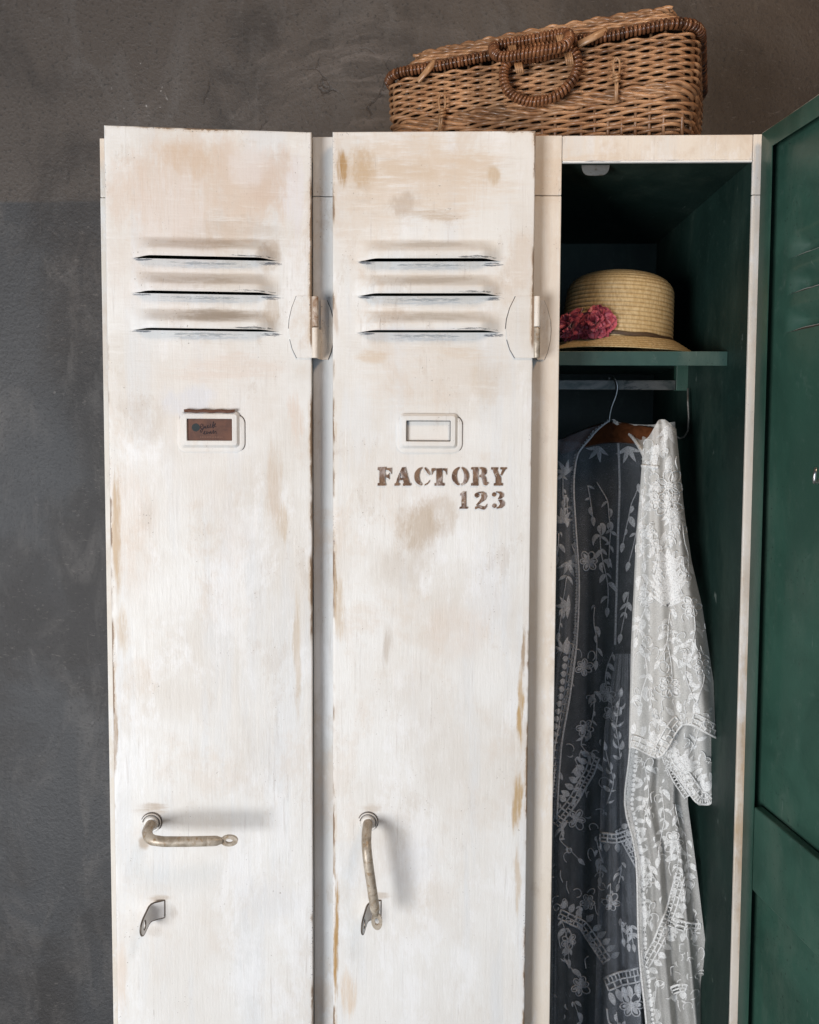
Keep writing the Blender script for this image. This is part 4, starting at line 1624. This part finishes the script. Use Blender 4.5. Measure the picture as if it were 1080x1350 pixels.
# ------------------------------------------------------------------ hanger
hc = PW(803, 560, BAR_Y - 0.002)
hang = empty('clothes_hanger', hc, 'dark wooden clothes hanger with wire hook hanging from the rail inside the open compartment', 'hanger')
m = MB()
arms = [PW(738, 590, 0.335), PW(770, 578, 0.30), PW(803, 570, 0.262), PW(842, 573, 0.21), PW(874, 578, 0.165)]
cv = [p - hc for p in loop_curve(arms, 8, False)]
m.tube(cv, lambda t: 0.0185 - 0.005 * abs(t - 0.5) * 2, 12, flat=0.4, up=(0, 0, 1))
m.build('hanger_body', M['wood'], hang, smooth=True)
m = MB()
hk = [PW(x, y, YY) - hc for x, y, YY in ((803, 563, .262), (804, 548, .262), (807, 535, .262), (812, 522, .2605), (814, 511, .2600), (812, 502, .2600), (808, 497, .2630), (804, 497, .2745), (802, 503, .2745))]
m.tube(loop_curve(hk, 8, False), 0.0015, 8)
m.build('hook', M['wire'], hang, smooth=True)

# ------------------------------------------------------------------ lace robe
robe_base = PW(840, 1350, 0.2)
robe = empty('lace_robe', (robe_base.x, 0.2, 0.36), 'sheer white lace robe with embroidered leaves hanging from the wooden hanger', 'robe')
ro = robe.location.copy()
YEND = 1500


class Sheet:
    """hanging cloth given by its outline in the frontal view and its own depth"""
    def __init__(self, xl, xr, top, bot, depth):
        self.xl, self.xr, self.top, self.bot, self.dep = xl, xr, top, bot, depth

    def u(self, x, y):
        a, b_ = pl(self.xl, y), pl(self.xr, y)
        return (x - a) / max(1e-6, b_ - a)

    def P(self, x, y, out=0.0):
        if out:
            x = max(pl(self.xl, y) + 0.5, min(pl(self.xr, y) - 0.5, x))
        Y = self.dep(max(0, min(1, self.u(x, y))), y) - out
        return PW(x, y, Y) - ro

    def mesh(self, name, mat, nu=48, st=7, label=None):
        m = MB()
        rows = []
        ys = []
        ymax = max(self.bot(u / 20) for u in range(21))
        ymin = min(self.top(u / 20) for u in range(21))
        n = int((ymax - ymin) / st)
        for j in range(n + 1):
            row = []
            for i in range(nu + 1):
                u = i / nu
                y = lerp(self.top(u), self.bot(u), j / n)
                a, b_ = pl(self.xl, y), pl(self.xr, y)
                row.append(self.P(lerp(a, b_, u), y))
            rows.append(row)
        m.grid(rows)
        return m.build(name, mat, robe, smooth=True, label=label)


class Emb:
    """raised white embroidery worked on a sheet"""
    def __init__(self, sh, lift=0.0007, mat='thread'):
        self.s, self.m, self.lift, self.mat = sh, MB(), lift, mat

    def leaf(self, x, y, a, ln, wd, bend=0.0):
        n = 7
        L_, C_, R_ = [], [], []
        for k in range(n + 1):
            t = k / n
            aa = a + bend * (t - 0.5)
            cx = x + ln * t * math.cos(aa)
            cy = y + ln * t * math.sin(aa)
            w = wd * 0.78 * math.sin(PI * (t ** 0.8)) ** 0.85
            nx, ny = -math.sin(aa), math.cos(aa)
            L_.append(self.s.P(cx + nx * w, cy + ny * w, self.lift))
            C_.append(self.s.P(cx, cy, self.lift + 0.0009))
            R_.append(self.s.P(cx - nx * w, cy - ny * w, self.lift))
        self.m.grid([L_, C_, R_])

    def line(self, pts, r=0.0009, n=4):
        if len(pts) == 2 and math.hypot(pts[1][0] - pts[0][0], pts[1][1] - pts[0][1]) > 12:
            (x0, y0), (x1, y1) = pts
            pts = [(lerp(x0, x1, k / 6), lerp(y0, y1, k / 6)) for k in range(7)]
        P_ = [self.s.P(x, y, self.lift + 0.0004) for x, y in pts]
        if len(P_) > 2:
            P_ = loop_curve(P_, n, False)
        self.m.tube(P_, r, 5)

    def dot(self, x, y, r):
        P_ = [self.s.P(x + r * math.cos(2 * PI * k / 8), y + r * math.sin(2 * PI * k / 8), self.lift) for k in range(8)]
        c_ = self.m.vert(self.s.P(x, y, self.lift + 0.0015))
        ids = [self.m.vert(p) for p in P_]
        for k in range(8):
            self.m.face((c_, ids[k], ids[(k + 1) % 8]))

    def spray(self, pts, size=9, gap=9, wd=0.28, rng=random):
        # curved stem with paired leaves
        q = []
        for i in range(len(pts) - 1):
            n = max(1, int(math.hypot(pts[i + 1][0] - pts[i][0], pts[i + 1][1] - pts[i][1]) / gap))
            for k in range(n):
                q.append((lerp(pts[i][0], pts[i + 1][0], k / n), lerp(pts[i][1], pts[i + 1][1], k / n)))
        q.append(pts[-1])
        wv = rng.uniform(-4, 4)
        q = [(x + wv * math.sin(k * 0.9), y) for k, (x, y) in enumerate(q)]
        self.line(q, 0.0009, 2)
        for i in range(len(q) - 1):
            a = math.atan2(q[i + 1][1] - q[i][1], q[i + 1][0] - q[i][0])
            for s in (-1, 1):
                if rng.random() < 0.72:
                    ln = size * rng.uniform(0.55, 1.35)
                    jx, jy = rng.uniform(-2, 2), rng.uniform(-3, 3)
                    self.leaf(q[i][0] + jx * 0.3, q[i][1] + jy, a + s * rng.uniform(0.35, 1.2), ln, ln * wd * rng.uniform(0.55, 1.05), -s * rng.uniform(-0.2, 1.2))
        a = math.atan2(q[-1][1] - q[-2][1], q[-1][0] - q[-2][0])
        self.leaf(q[-1][0], q[-1][1], a, size * 1.1, size * wd)

    def ring(self, x, y, rx, ry, rot, a0, a1, r=0.0012):
        pts = []
        for k in range(9):
            a = lerp(a0, a1, k / 8)
            lx, ly = rx * math.cos(a), ry * math.sin(a)
            pts.append((x + lx * math.cos(rot) - ly * math.sin(rot), y + lx * math.sin(rot) + ly * math.cos(rot)))
        self.line(pts, r, 2)

    def flower(self, x, y, r, n=6, a0=0.0):
        """open rose: outlined petals round a knotted heart"""
        r *= 0.92
        for k in range(n):
            a = a0 + 2 * PI * (k + random.uniform(-.18, .18)) / n
            q = r * random.uniform(0.8, 1.1)
            cx, cy = x + q * 0.58 * math.cos(a), y + q * 0.58 * math.sin(a)
            self.ring(cx, cy, q * 0.42, q * 0.30, a, 0, 2 * PI, 0.0011)
            if random.random() < 0.7:
                self.leaf(x + q * 0.25 * math.cos(a), y + q * 0.25 * math.sin(a), a, q * 0.62, q * 0.20)
        self.ring(x, y, r * 0.24, r * 0.22, 0, 0, 2 * PI, 0.0011)
        self.dot(x, y, r * 0.16)

    def palm(self, x, y, r, a=-PI / 2, spread=1.3, n=7):
        for k in range(n):
            t = k / (n - 1) - 0.5
            ln = r * (1 - abs(t) * 0.5)
            self.leaf(x, y, a + t * 2 * spread, ln, ln * 0.17, t * 0.8)

    def border(self, pts, w, flip=1, step=5.0, scallop=True):
        """hem band: two rails, square eyelets between, a row of lozenges beyond"""
        q = []
        acc = 0
        for i in range(len(pts) - 1):
            d = math.hypot(pts[i + 1][0] - pts[i][0], pts[i + 1][1] - pts[i][1])
            n = max(1, int(d / step))
            for k in range(n):
                q.append((lerp(pts[i][0], pts[i + 1][0], k / n), lerp(pts[i][1], pts[i + 1][1], k / n)))
        q.append(pts[-1])
        N_ = []
        for i in range(len(q)):
            a = q[max(0, i - 1)]
            b_ = q[min(len(q) - 1, i + 1)]
            d = math.hypot(b_[0] - a[0], b_[1] - a[1]) or 1
            N_.append((-(b_[1] - a[1]) / d * flip, (b_[0] - a[0]) / d * flip))

        def off(i, k): return (q[i][0] + N_[i][0] * k, q[i][1] + N_[i][1] * k)
        for k, r in ((0, 0.0019), (w * 0.24, 0.0013), (w * 0.46, 0.0015)):
            self.line([off(i, k) for i in range(0, len(q), 2)] + [off(len(q) - 1, k)], r, 2)
        for i in range(len(q)):
            a, b_ = off(i, w * 0.02), off(i, w * 0.24)
            self.line([a, b_], 0.0013)
            if i % 2 == 0:
                a, b_ = off(i, w * 0.24), off(i, w * 0.46)
                self.line([a, b_], 0.0017)
        if scallop:
            for i in range(0, len(q), 2):
                p = off(i, w * 0.50)
                self.leaf(p[0], p[1], math.atan2(N_[i][1], N_[i][0]), w * 0.52, step * 1.05)

    def scatter(self, n, y0, y1, rng, u0=0.06, u1=0.94):
        for k in range(n):
            y = rng.uniform(y0, y1)
            u = rng.uniform(u0, u1)
            a, b_ = pl(self.s.xl, y), pl(self.s.xr, y)
            x = lerp(a, b_, u)
            if y > self.s.bot(u) - 6 or y < self.s.top(u) + 4:
                continue
            an = rng.uniform(0.6, 2.6)
            q = rng.random()
            if q < 0.45:
                self.leaf(x, y, an, rng.uniform(5, 11), rng.uniform(1.0, 2.2), rng.uniform(-1.5, 1.5))
            elif q < 0.8:
                self.ring(x, y, rng.uniform(4, 9), rng.uniform(3, 7), an, rng.uniform(0, 3), rng.uniform(4, 6.3), 0.0009)
            else:
                self.line([(x, y), (x + 5 * math.cos(an + .5), y + 8 * math.sin(an + .5)), (x + 6 * math.cos(an), y + 18 * math.sin(an))], 0.0010)

    def beads(self, pts, r=2.4, step=4.0):
        for i in range(len(pts) - 1):
            d = math.hypot(pts[i + 1][0] - pts[i][0], pts[i + 1][1] - pts[i][1])
            n = max(1, int(d / step))
            for k in range(n):
                x, y = lerp(pts[i][0], pts[i + 1][0], k / n), lerp(pts[i][1], pts[i + 1][1], k / n)
                self.dot(x + random.uniform(-.6, .6), y, r * random.uniform(0.8, 1.2))

    def done(self, parent, name='embroidery'):
        return self.m.build(name, M[self.mat], parent, smooth=True)


def fold(x, y, k, amp, ph=0.0, y0=560, y1=1300):
    g_ = 0.25 + 0.75 * smooth01((y - y0) / (y1 - y0))
    return amp * g_ * (math.sin(x * k + ph + 0.4 * math.sin(y * 0.006 + ph)) + 0.4 * math.sin(x * k * 2.3 + ph * 2 + y * 0.003))


# back of the robe, deep in the compartment
back = Sheet([(560, 722), (1500, 712)], [(575, 846), (900, 842), (1500, 846)], lambda u: 578 + 6 * math.sin(u * PI), lambda u: YEND,
             lambda u, y: 0.335 - 0.10 * u + fold(u, y, 16, 0.012, 1.0))
bo = back.mesh('back_panel', M['tulle'])
e = Emb(back, mat='thread_sheer')
rr = random.Random(5)
e.line([(815, 580), (817, 640), (815, 700), (813, 780), (811, 850)], 0.0022)
e.palm(790, 588, 24, PI / 2 + .3, 0.9, 4)
e.palm(828, 588, 26, PI / 2 - .1, 0.9, 4)
for pts in ([(787, 636), (800, 660), (806, 700), (803, 735)], [(842, 640), (830, 665), (824, 715)], [(792, 690), (796, 740), (801, 800)], [(829, 780), (822, 810), (818, 835)], [(784, 800), (788, 840), (783, 870)],
            [(842, 690), (836, 720), (830, 740)], [(808, 860), (800, 900), (806, 950)], [(775, 640), (781, 680)]):
    e.spray(pts, 13, 13, 0.3, rr)
e.flower(776, 740, 15, 6)
e.flower(800, 915, 14, 6)
e.flower(806, 940, 12, 5)
for (x, y) in ((770, 880), (772, 960), (760, 1080), (750, 1240), (775, 1190), (765, 1300)):
    e.flower(x, y, rr.uniform(12, 18), 6, rr.random())
for k in range(10):
    x, y = rr.uniform(735, 790), rr.uniform(850, 1330)
    e.spray([(x, y), (x + rr.uniform(-10, 10), y + 25), (x + rr.uniform(-16, 16), y + 50)], 12, 12, 0.3, rr)
e.scatter(60, 860, 1340, rr, 0.1, 0.7)
e.border([(737, 1090), (760, 1060), (783, 1020), (790, 1000)], 26, -1)
e.border([(735, 1210), (765, 1225), (795, 1270)], 26, -1)
e.done(bo)

# left front, in the shade behind the post
left = Sheet([(540, 712), (1500, 700)], [(556, 803), (566, 789), (580, 777), (600, 762), (640, 757), (700, 760), (770, 764), (850, 761), (920, 752), (985, 742), (1100, 736), (1500, 735)],
             lambda u: lerp(590, 557, u ** 1.3), lambda u: YEND, lambda u, y: 0.30 - 0.045 * u + fold(u, y, 14, 0.010, 2.2))
lo_ = left.mesh('left_front', M['tulle'])
e = Emb(left, mat='thread_sheer')
edge = [(805, 555), (789, 566), (777, 580), (762, 600), (757, 640), (760, 700), (764, 770), (760, 850), (751, 920), (740, 985), (734, 1080)]
e.line(edge, 0.0018)
e.beads([(x - 3, y) for x, y in edge], 2.0, 4)
e.border([(760, 850), (751, 920), (738, 990), (732, 1050)], 16, 1, 5)
for (x, y) in ((748, 625), (742, 690), (748, 740), (752, 800), (742, 860)):
    e.palm(x, y, 22, rr.uniform(0, 6), 1.2, 5)
for k in range(6):
    x, y = rr.uniform(735, 755), rr.uniform(600, 900)
    e.spray([(x, y), (x + rr.uniform(-6, 6), y + 30)], 12, 11, 0.3, rr)
e.done(lo_)

# lower skirt between, partly in the light
mid = Sheet([(860, 812), (900, 806), (960, 797), (1050, 792), (1500, 780)], [(860, 832), (1000, 842), (1200, 858), (1500, 880)], lambda u: 862, lambda u: YEND,
            lambda u, y: 0.225 - 0.03 * u + fold(u, y, 15, 0.013, 0.4, 800, 1250))
mo = mid.mesh('skirt_panel', M['tulle'])
e = Emb(mid, mat='thread_sheer')
e.border([(791, 1098), (812, 1100), (828, 1094)], 24, 1)
e.border([(796, 1290), (815, 1282), (845, 1276), (862, 1280)], 38, 1, 5)
e.border([(812, 1096), (826, 1120), (842, 1150)], 18, -1)
e.spray([(800, 1060), (806, 1030), (802, 990)], 13, 12, 0.3, rr)
e.spray([(818, 1000), (812, 960), (818, 920)], 13, 12, 0.3, rr)
for k in range(9):
    x, y = rr.uniform(800, 840), rr.uniform(1120, 1420)
    e.spray([(x, y), (x + rr.uniform(-8, 8), y + 24)], 11, 10, 0.3, rr)
e.line([(800, 1330), (803, 1348), (812, 1352)], 0.0015)
e.flower(832, 1325, 20, 6)
e.flower(806, 1190, 14, 6)
e.done(mo)

# right front of the robe
right = Sheet([(552, 804), (566, 823), (581, 837), (600, 848), (700, 841), (850, 835), (985, 830), (1060, 822), (1130, 838), (1250, 842), (1350, 852), (1500, 862)],
              [(556, 890), (700, 896), (900, 905), (1060, 907), (1150, 919), (1250, 931), (1350, 940), (1500, 946)], lambda u: 556 + 4 * math.sin(u * PI), lambda u: YEND,
            lambda u, y: 0.172 + 0.075 * smooth01((600 - y) / 45) * (1 - u) - 0.02 * u - 0.042 * u * smooth01((y - 980) / 260) + fold(u, y, 15, 0.014, 0.0, 900, 1250))
rt = right.mesh('right_front', M['tulle_net'], 64)
e = Emb(right)
e.line([(806, 555), (822, 566), (836, 581), (848, 600), (848, 606)], 0.0030)
e.beads([(808, 556), (822, 566), (836, 581), (848, 600)], 3.6, 4)
eg = [(848, 606), (842, 700), (836, 850), (831, 985), (824, 1060), (838, 1130), (842, 1250), (852, 1350), (858, 1430)]
e.line(eg, 0.0020)
e.beads([(x + 4, y) for x, y in eg[3:]], 3.4, 5)
e.beads([(x + 9, y) for x, y in eg[3:]], 2.6, 6)
for k in range(11):
    x, y = 836 + k * 0.6, 1025 + k * 14
    e.leaf(x, y, rr.uniform(-0.6, 0.6), 15, 4)
e.border([(845, 1270), (862, 1240), (880, 1195), (892, 1150)], 26, 1, 5)
e.border([(884, 1208), (905, 1216), (924, 1218)], 26, 1, 5)
e.border([(884, 1302), (900, 1296), (906, 1298)], 20, 1, 5)
for pts in ([(850, 1010), (855, 1050), (850, 1090)], [(872, 1040), (876, 1080), (868, 1130)], [(890, 1095), (895, 1130), (888, 1170)], [(842, 1180), (856, 1200), (850, 1230)], [(905, 1110), (908, 1150), (902, 1190)],
            [(866, 1290), (862, 1330), (872, 1370)], [(850, 1130), (864, 1160)], [(890, 1060), (898, 1090)]):
    e.spray(pts, 14, 11, 0.3, rr)
e.scatter(110, 1000, 1340, rr)
e.flower(888, 1110, 16, 6)
e.flower(853, 1160, 13, 6)
e.done(rt)
# tiny neckline cord that rises behind the hook
# sleeve, nearest the light
hem = lambda u: 986 + 16 * smooth01(u / 0.35) - 46 * smooth01((u - 0.30) / 0.30) + 20 * smooth01((u - 0.62) / 0.38)
slv = Sheet([(550, 850), (575, 849), (620, 846), (700, 839), (850, 832), (985, 829), (1100, 829)], [(550, 886), (560, 891), (680, 903), (740, 912), (800, 926), (900, 941), (975, 953), (1100, 955)],
            lambda u: 580 - 27 * smooth01(u / 0.55) + 12 * smooth01((u - 0.7) / 0.3), hem,
            lambda u, y: 0.150 - 0.030 * math.sqrt(max(0.02, 1 - (2 * u - 1) ** 2)) - 0.018 * smooth01((y - 560) / 420) - 0.030 * u * smooth01((y - 620) / 250) + fold(u, y, 13, 0.009, 0.8, 560, 950))
sl = slv.mesh('sleeve', M['tulle_front'], 64, 6, label='right sleeve in full light')
e = Emb(slv)
e.palm(866, 585, 26, PI / 2, 0.7, 5)
e.palm(880, 560, 30, PI / 2 - 0.1, 0.6, 4)
e.leaf(862, 598, PI / 2, 26, 6)
e.leaf(874, 575, PI / 2, 30, 6)
e.leaf(884, 600, PI / 2 + .2, 26, 6)
e.line([(846, 614), (868, 616)], 0.0030)
e.flower(882, 640, 24, 7)
e.flower(880, 665, 22, 6, .4)
e.flower(868, 660, 15, 6)
e.palm(888, 668, 34, PI / 2, 0.55, 6)
e.leaf(888, 690, PI / 2 + .1, 34, 7)
e.leaf(878, 700, PI / 2 + .3, 28, 5)
e.palm(881, 800, 62, -PI / 2, 0.42, 9)
e.palm(881, 760, 40, -PI / 2, 0.6, 7)
e.palm(880, 800, 36, -PI / 2 + .1, 0.9, 9)
for pts in ([(850, 640), (846, 690), (850, 740)], [(846, 760), (850, 800), (842, 840)], [(900, 690), (908, 730), (906, 760)], [(912, 790), (916, 830), (912, 860)], [(884, 805), (880, 850), (888, 900)], [(846, 850), (852, 890), (846, 930)],
            [(882, 830), (868, 870)], [(886, 830), (902, 860)], [(922, 860), (926, 900), (922, 930)], [(862, 690), (866, 730), (860, 780)], [(906, 860), (908, 900), (914, 930)], [(855, 905), (862, 945)], [(870, 640), (860, 660)]):
    e.spray(pts, 14, 11, 0.3, rr)
e.flower(912, 800, 16, 6)
e.flower(850, 790, 12, 6)
e.flower(883, 905, 18, 8)
e.flower(926, 880, 14, 6)
e.flower(853, 700, 12, 6)
e.scatter(150, 580, 960, rr)
for (a0, a1) in ((831, 866), (866, 900), (900, 946)):
    pts = []
    for k in range(9):
        x = lerp(a0, a1, k / 8)
        u = slv.u(x, 975)
        pts.append((x, hem(u) - 2))
    e.border(pts, 32, -1, 4.5)
e.done(sl)
# far side of the bell sleeve, hanging lower
hem2 = lambda u: 1010 + 52 * smooth01(u / 0.5) - 10 * smooth01((u - 0.7) / 0.3)
slb = Sheet([(930, 868), (990, 869), (1030, 884), (1070, 900)], [(930, 944), (975, 940), (1010, 944), (1070, 950)], lambda u: 940, hem2,
            lambda u, y: 0.148 - 0.028 * math.sin(u * PI) - 0.030 * u + fold(u, y, 9, 0.006, 2.0, 900, 1000))
sb_ = slb.mesh('sleeve_back', M['tulle_front'], 40, 5)
e = Emb(slb)
pts = []
for k in range(15):
    u = k / 14
    y = hem2(u) - 2
    a, b_ = pl(slb.xl, y), pl(slb.xr, y)
    pts.append((lerp(a, b_, u), y))
e.border(pts, 34, -1, 4.5)
e.scatter(30, 945, 1040, rr)
e.border([(872, 960), (874, 1000), (888, 1030), (903, 1052)], 22, -1, 4.5)
e.palm(905, 1020, 30, -PI / 2, 0.9, 7)
e.spray([(905, 1000), (915, 975), (922, 955)], 13, 11, 0.3, rr)
e.flower(880, 975, 12, 6)
e.done(sb_)

# ------------------------------------------------------------------ light
world = bpy.data.worlds.new("World")
scene.world = world
world.use_nodes = True
bg = world.node_tree.nodes['Background']
bg.inputs[0].default_value = (0.68, 0.80, 1.0, 1)
bg.inputs[1].default_value = 0.07


def area(name, loc, target, sx, sy, power, col):
    l = bpy.data.lights.new(name, 'AREA')
    l.shape = 'RECTANGLE'
    l.size, l.size_y = sx, sy
    l.energy = power
    l.color = col
    o_ = bpy.data.objects.new(name, l)
    COL.objects.link(o_)
    o_.location = loc
    d = Vector(target) - Vector(loc)
    o_.rotation_euler = d.to_track_quat('-Z', 'Y').to_euler()
    return o_


area('window_light', (-1.78, -2.5, 0.74), (0, 0, 0.95), 1.15, 1.25, 97, (0.985, 0.99, 1.0))
area('room_light', (0.6, -3.2, 1.2), (0, 0, 1.2), 2.4, 1.6, 15, (0.58, 0.76, 1.0))
area('warm_lamp', (0.75, -1.35, 2.9), (0.25, 0.15, 1.8), 0.5, 0.5, 17, (1.0, 0.70, 0.43))

scene.view_settings.view_transform = 'Standard'
scene.view_settings.look = 'None'
scene.view_settings.exposure = 0
scene.view_settings.gamma = 1
scene.render.engine = 'CYCLES'
scene.render.resolution_x = 819
scene.render.resolution_y = 1024
scene.cycles.transparent_max_bounces = 24
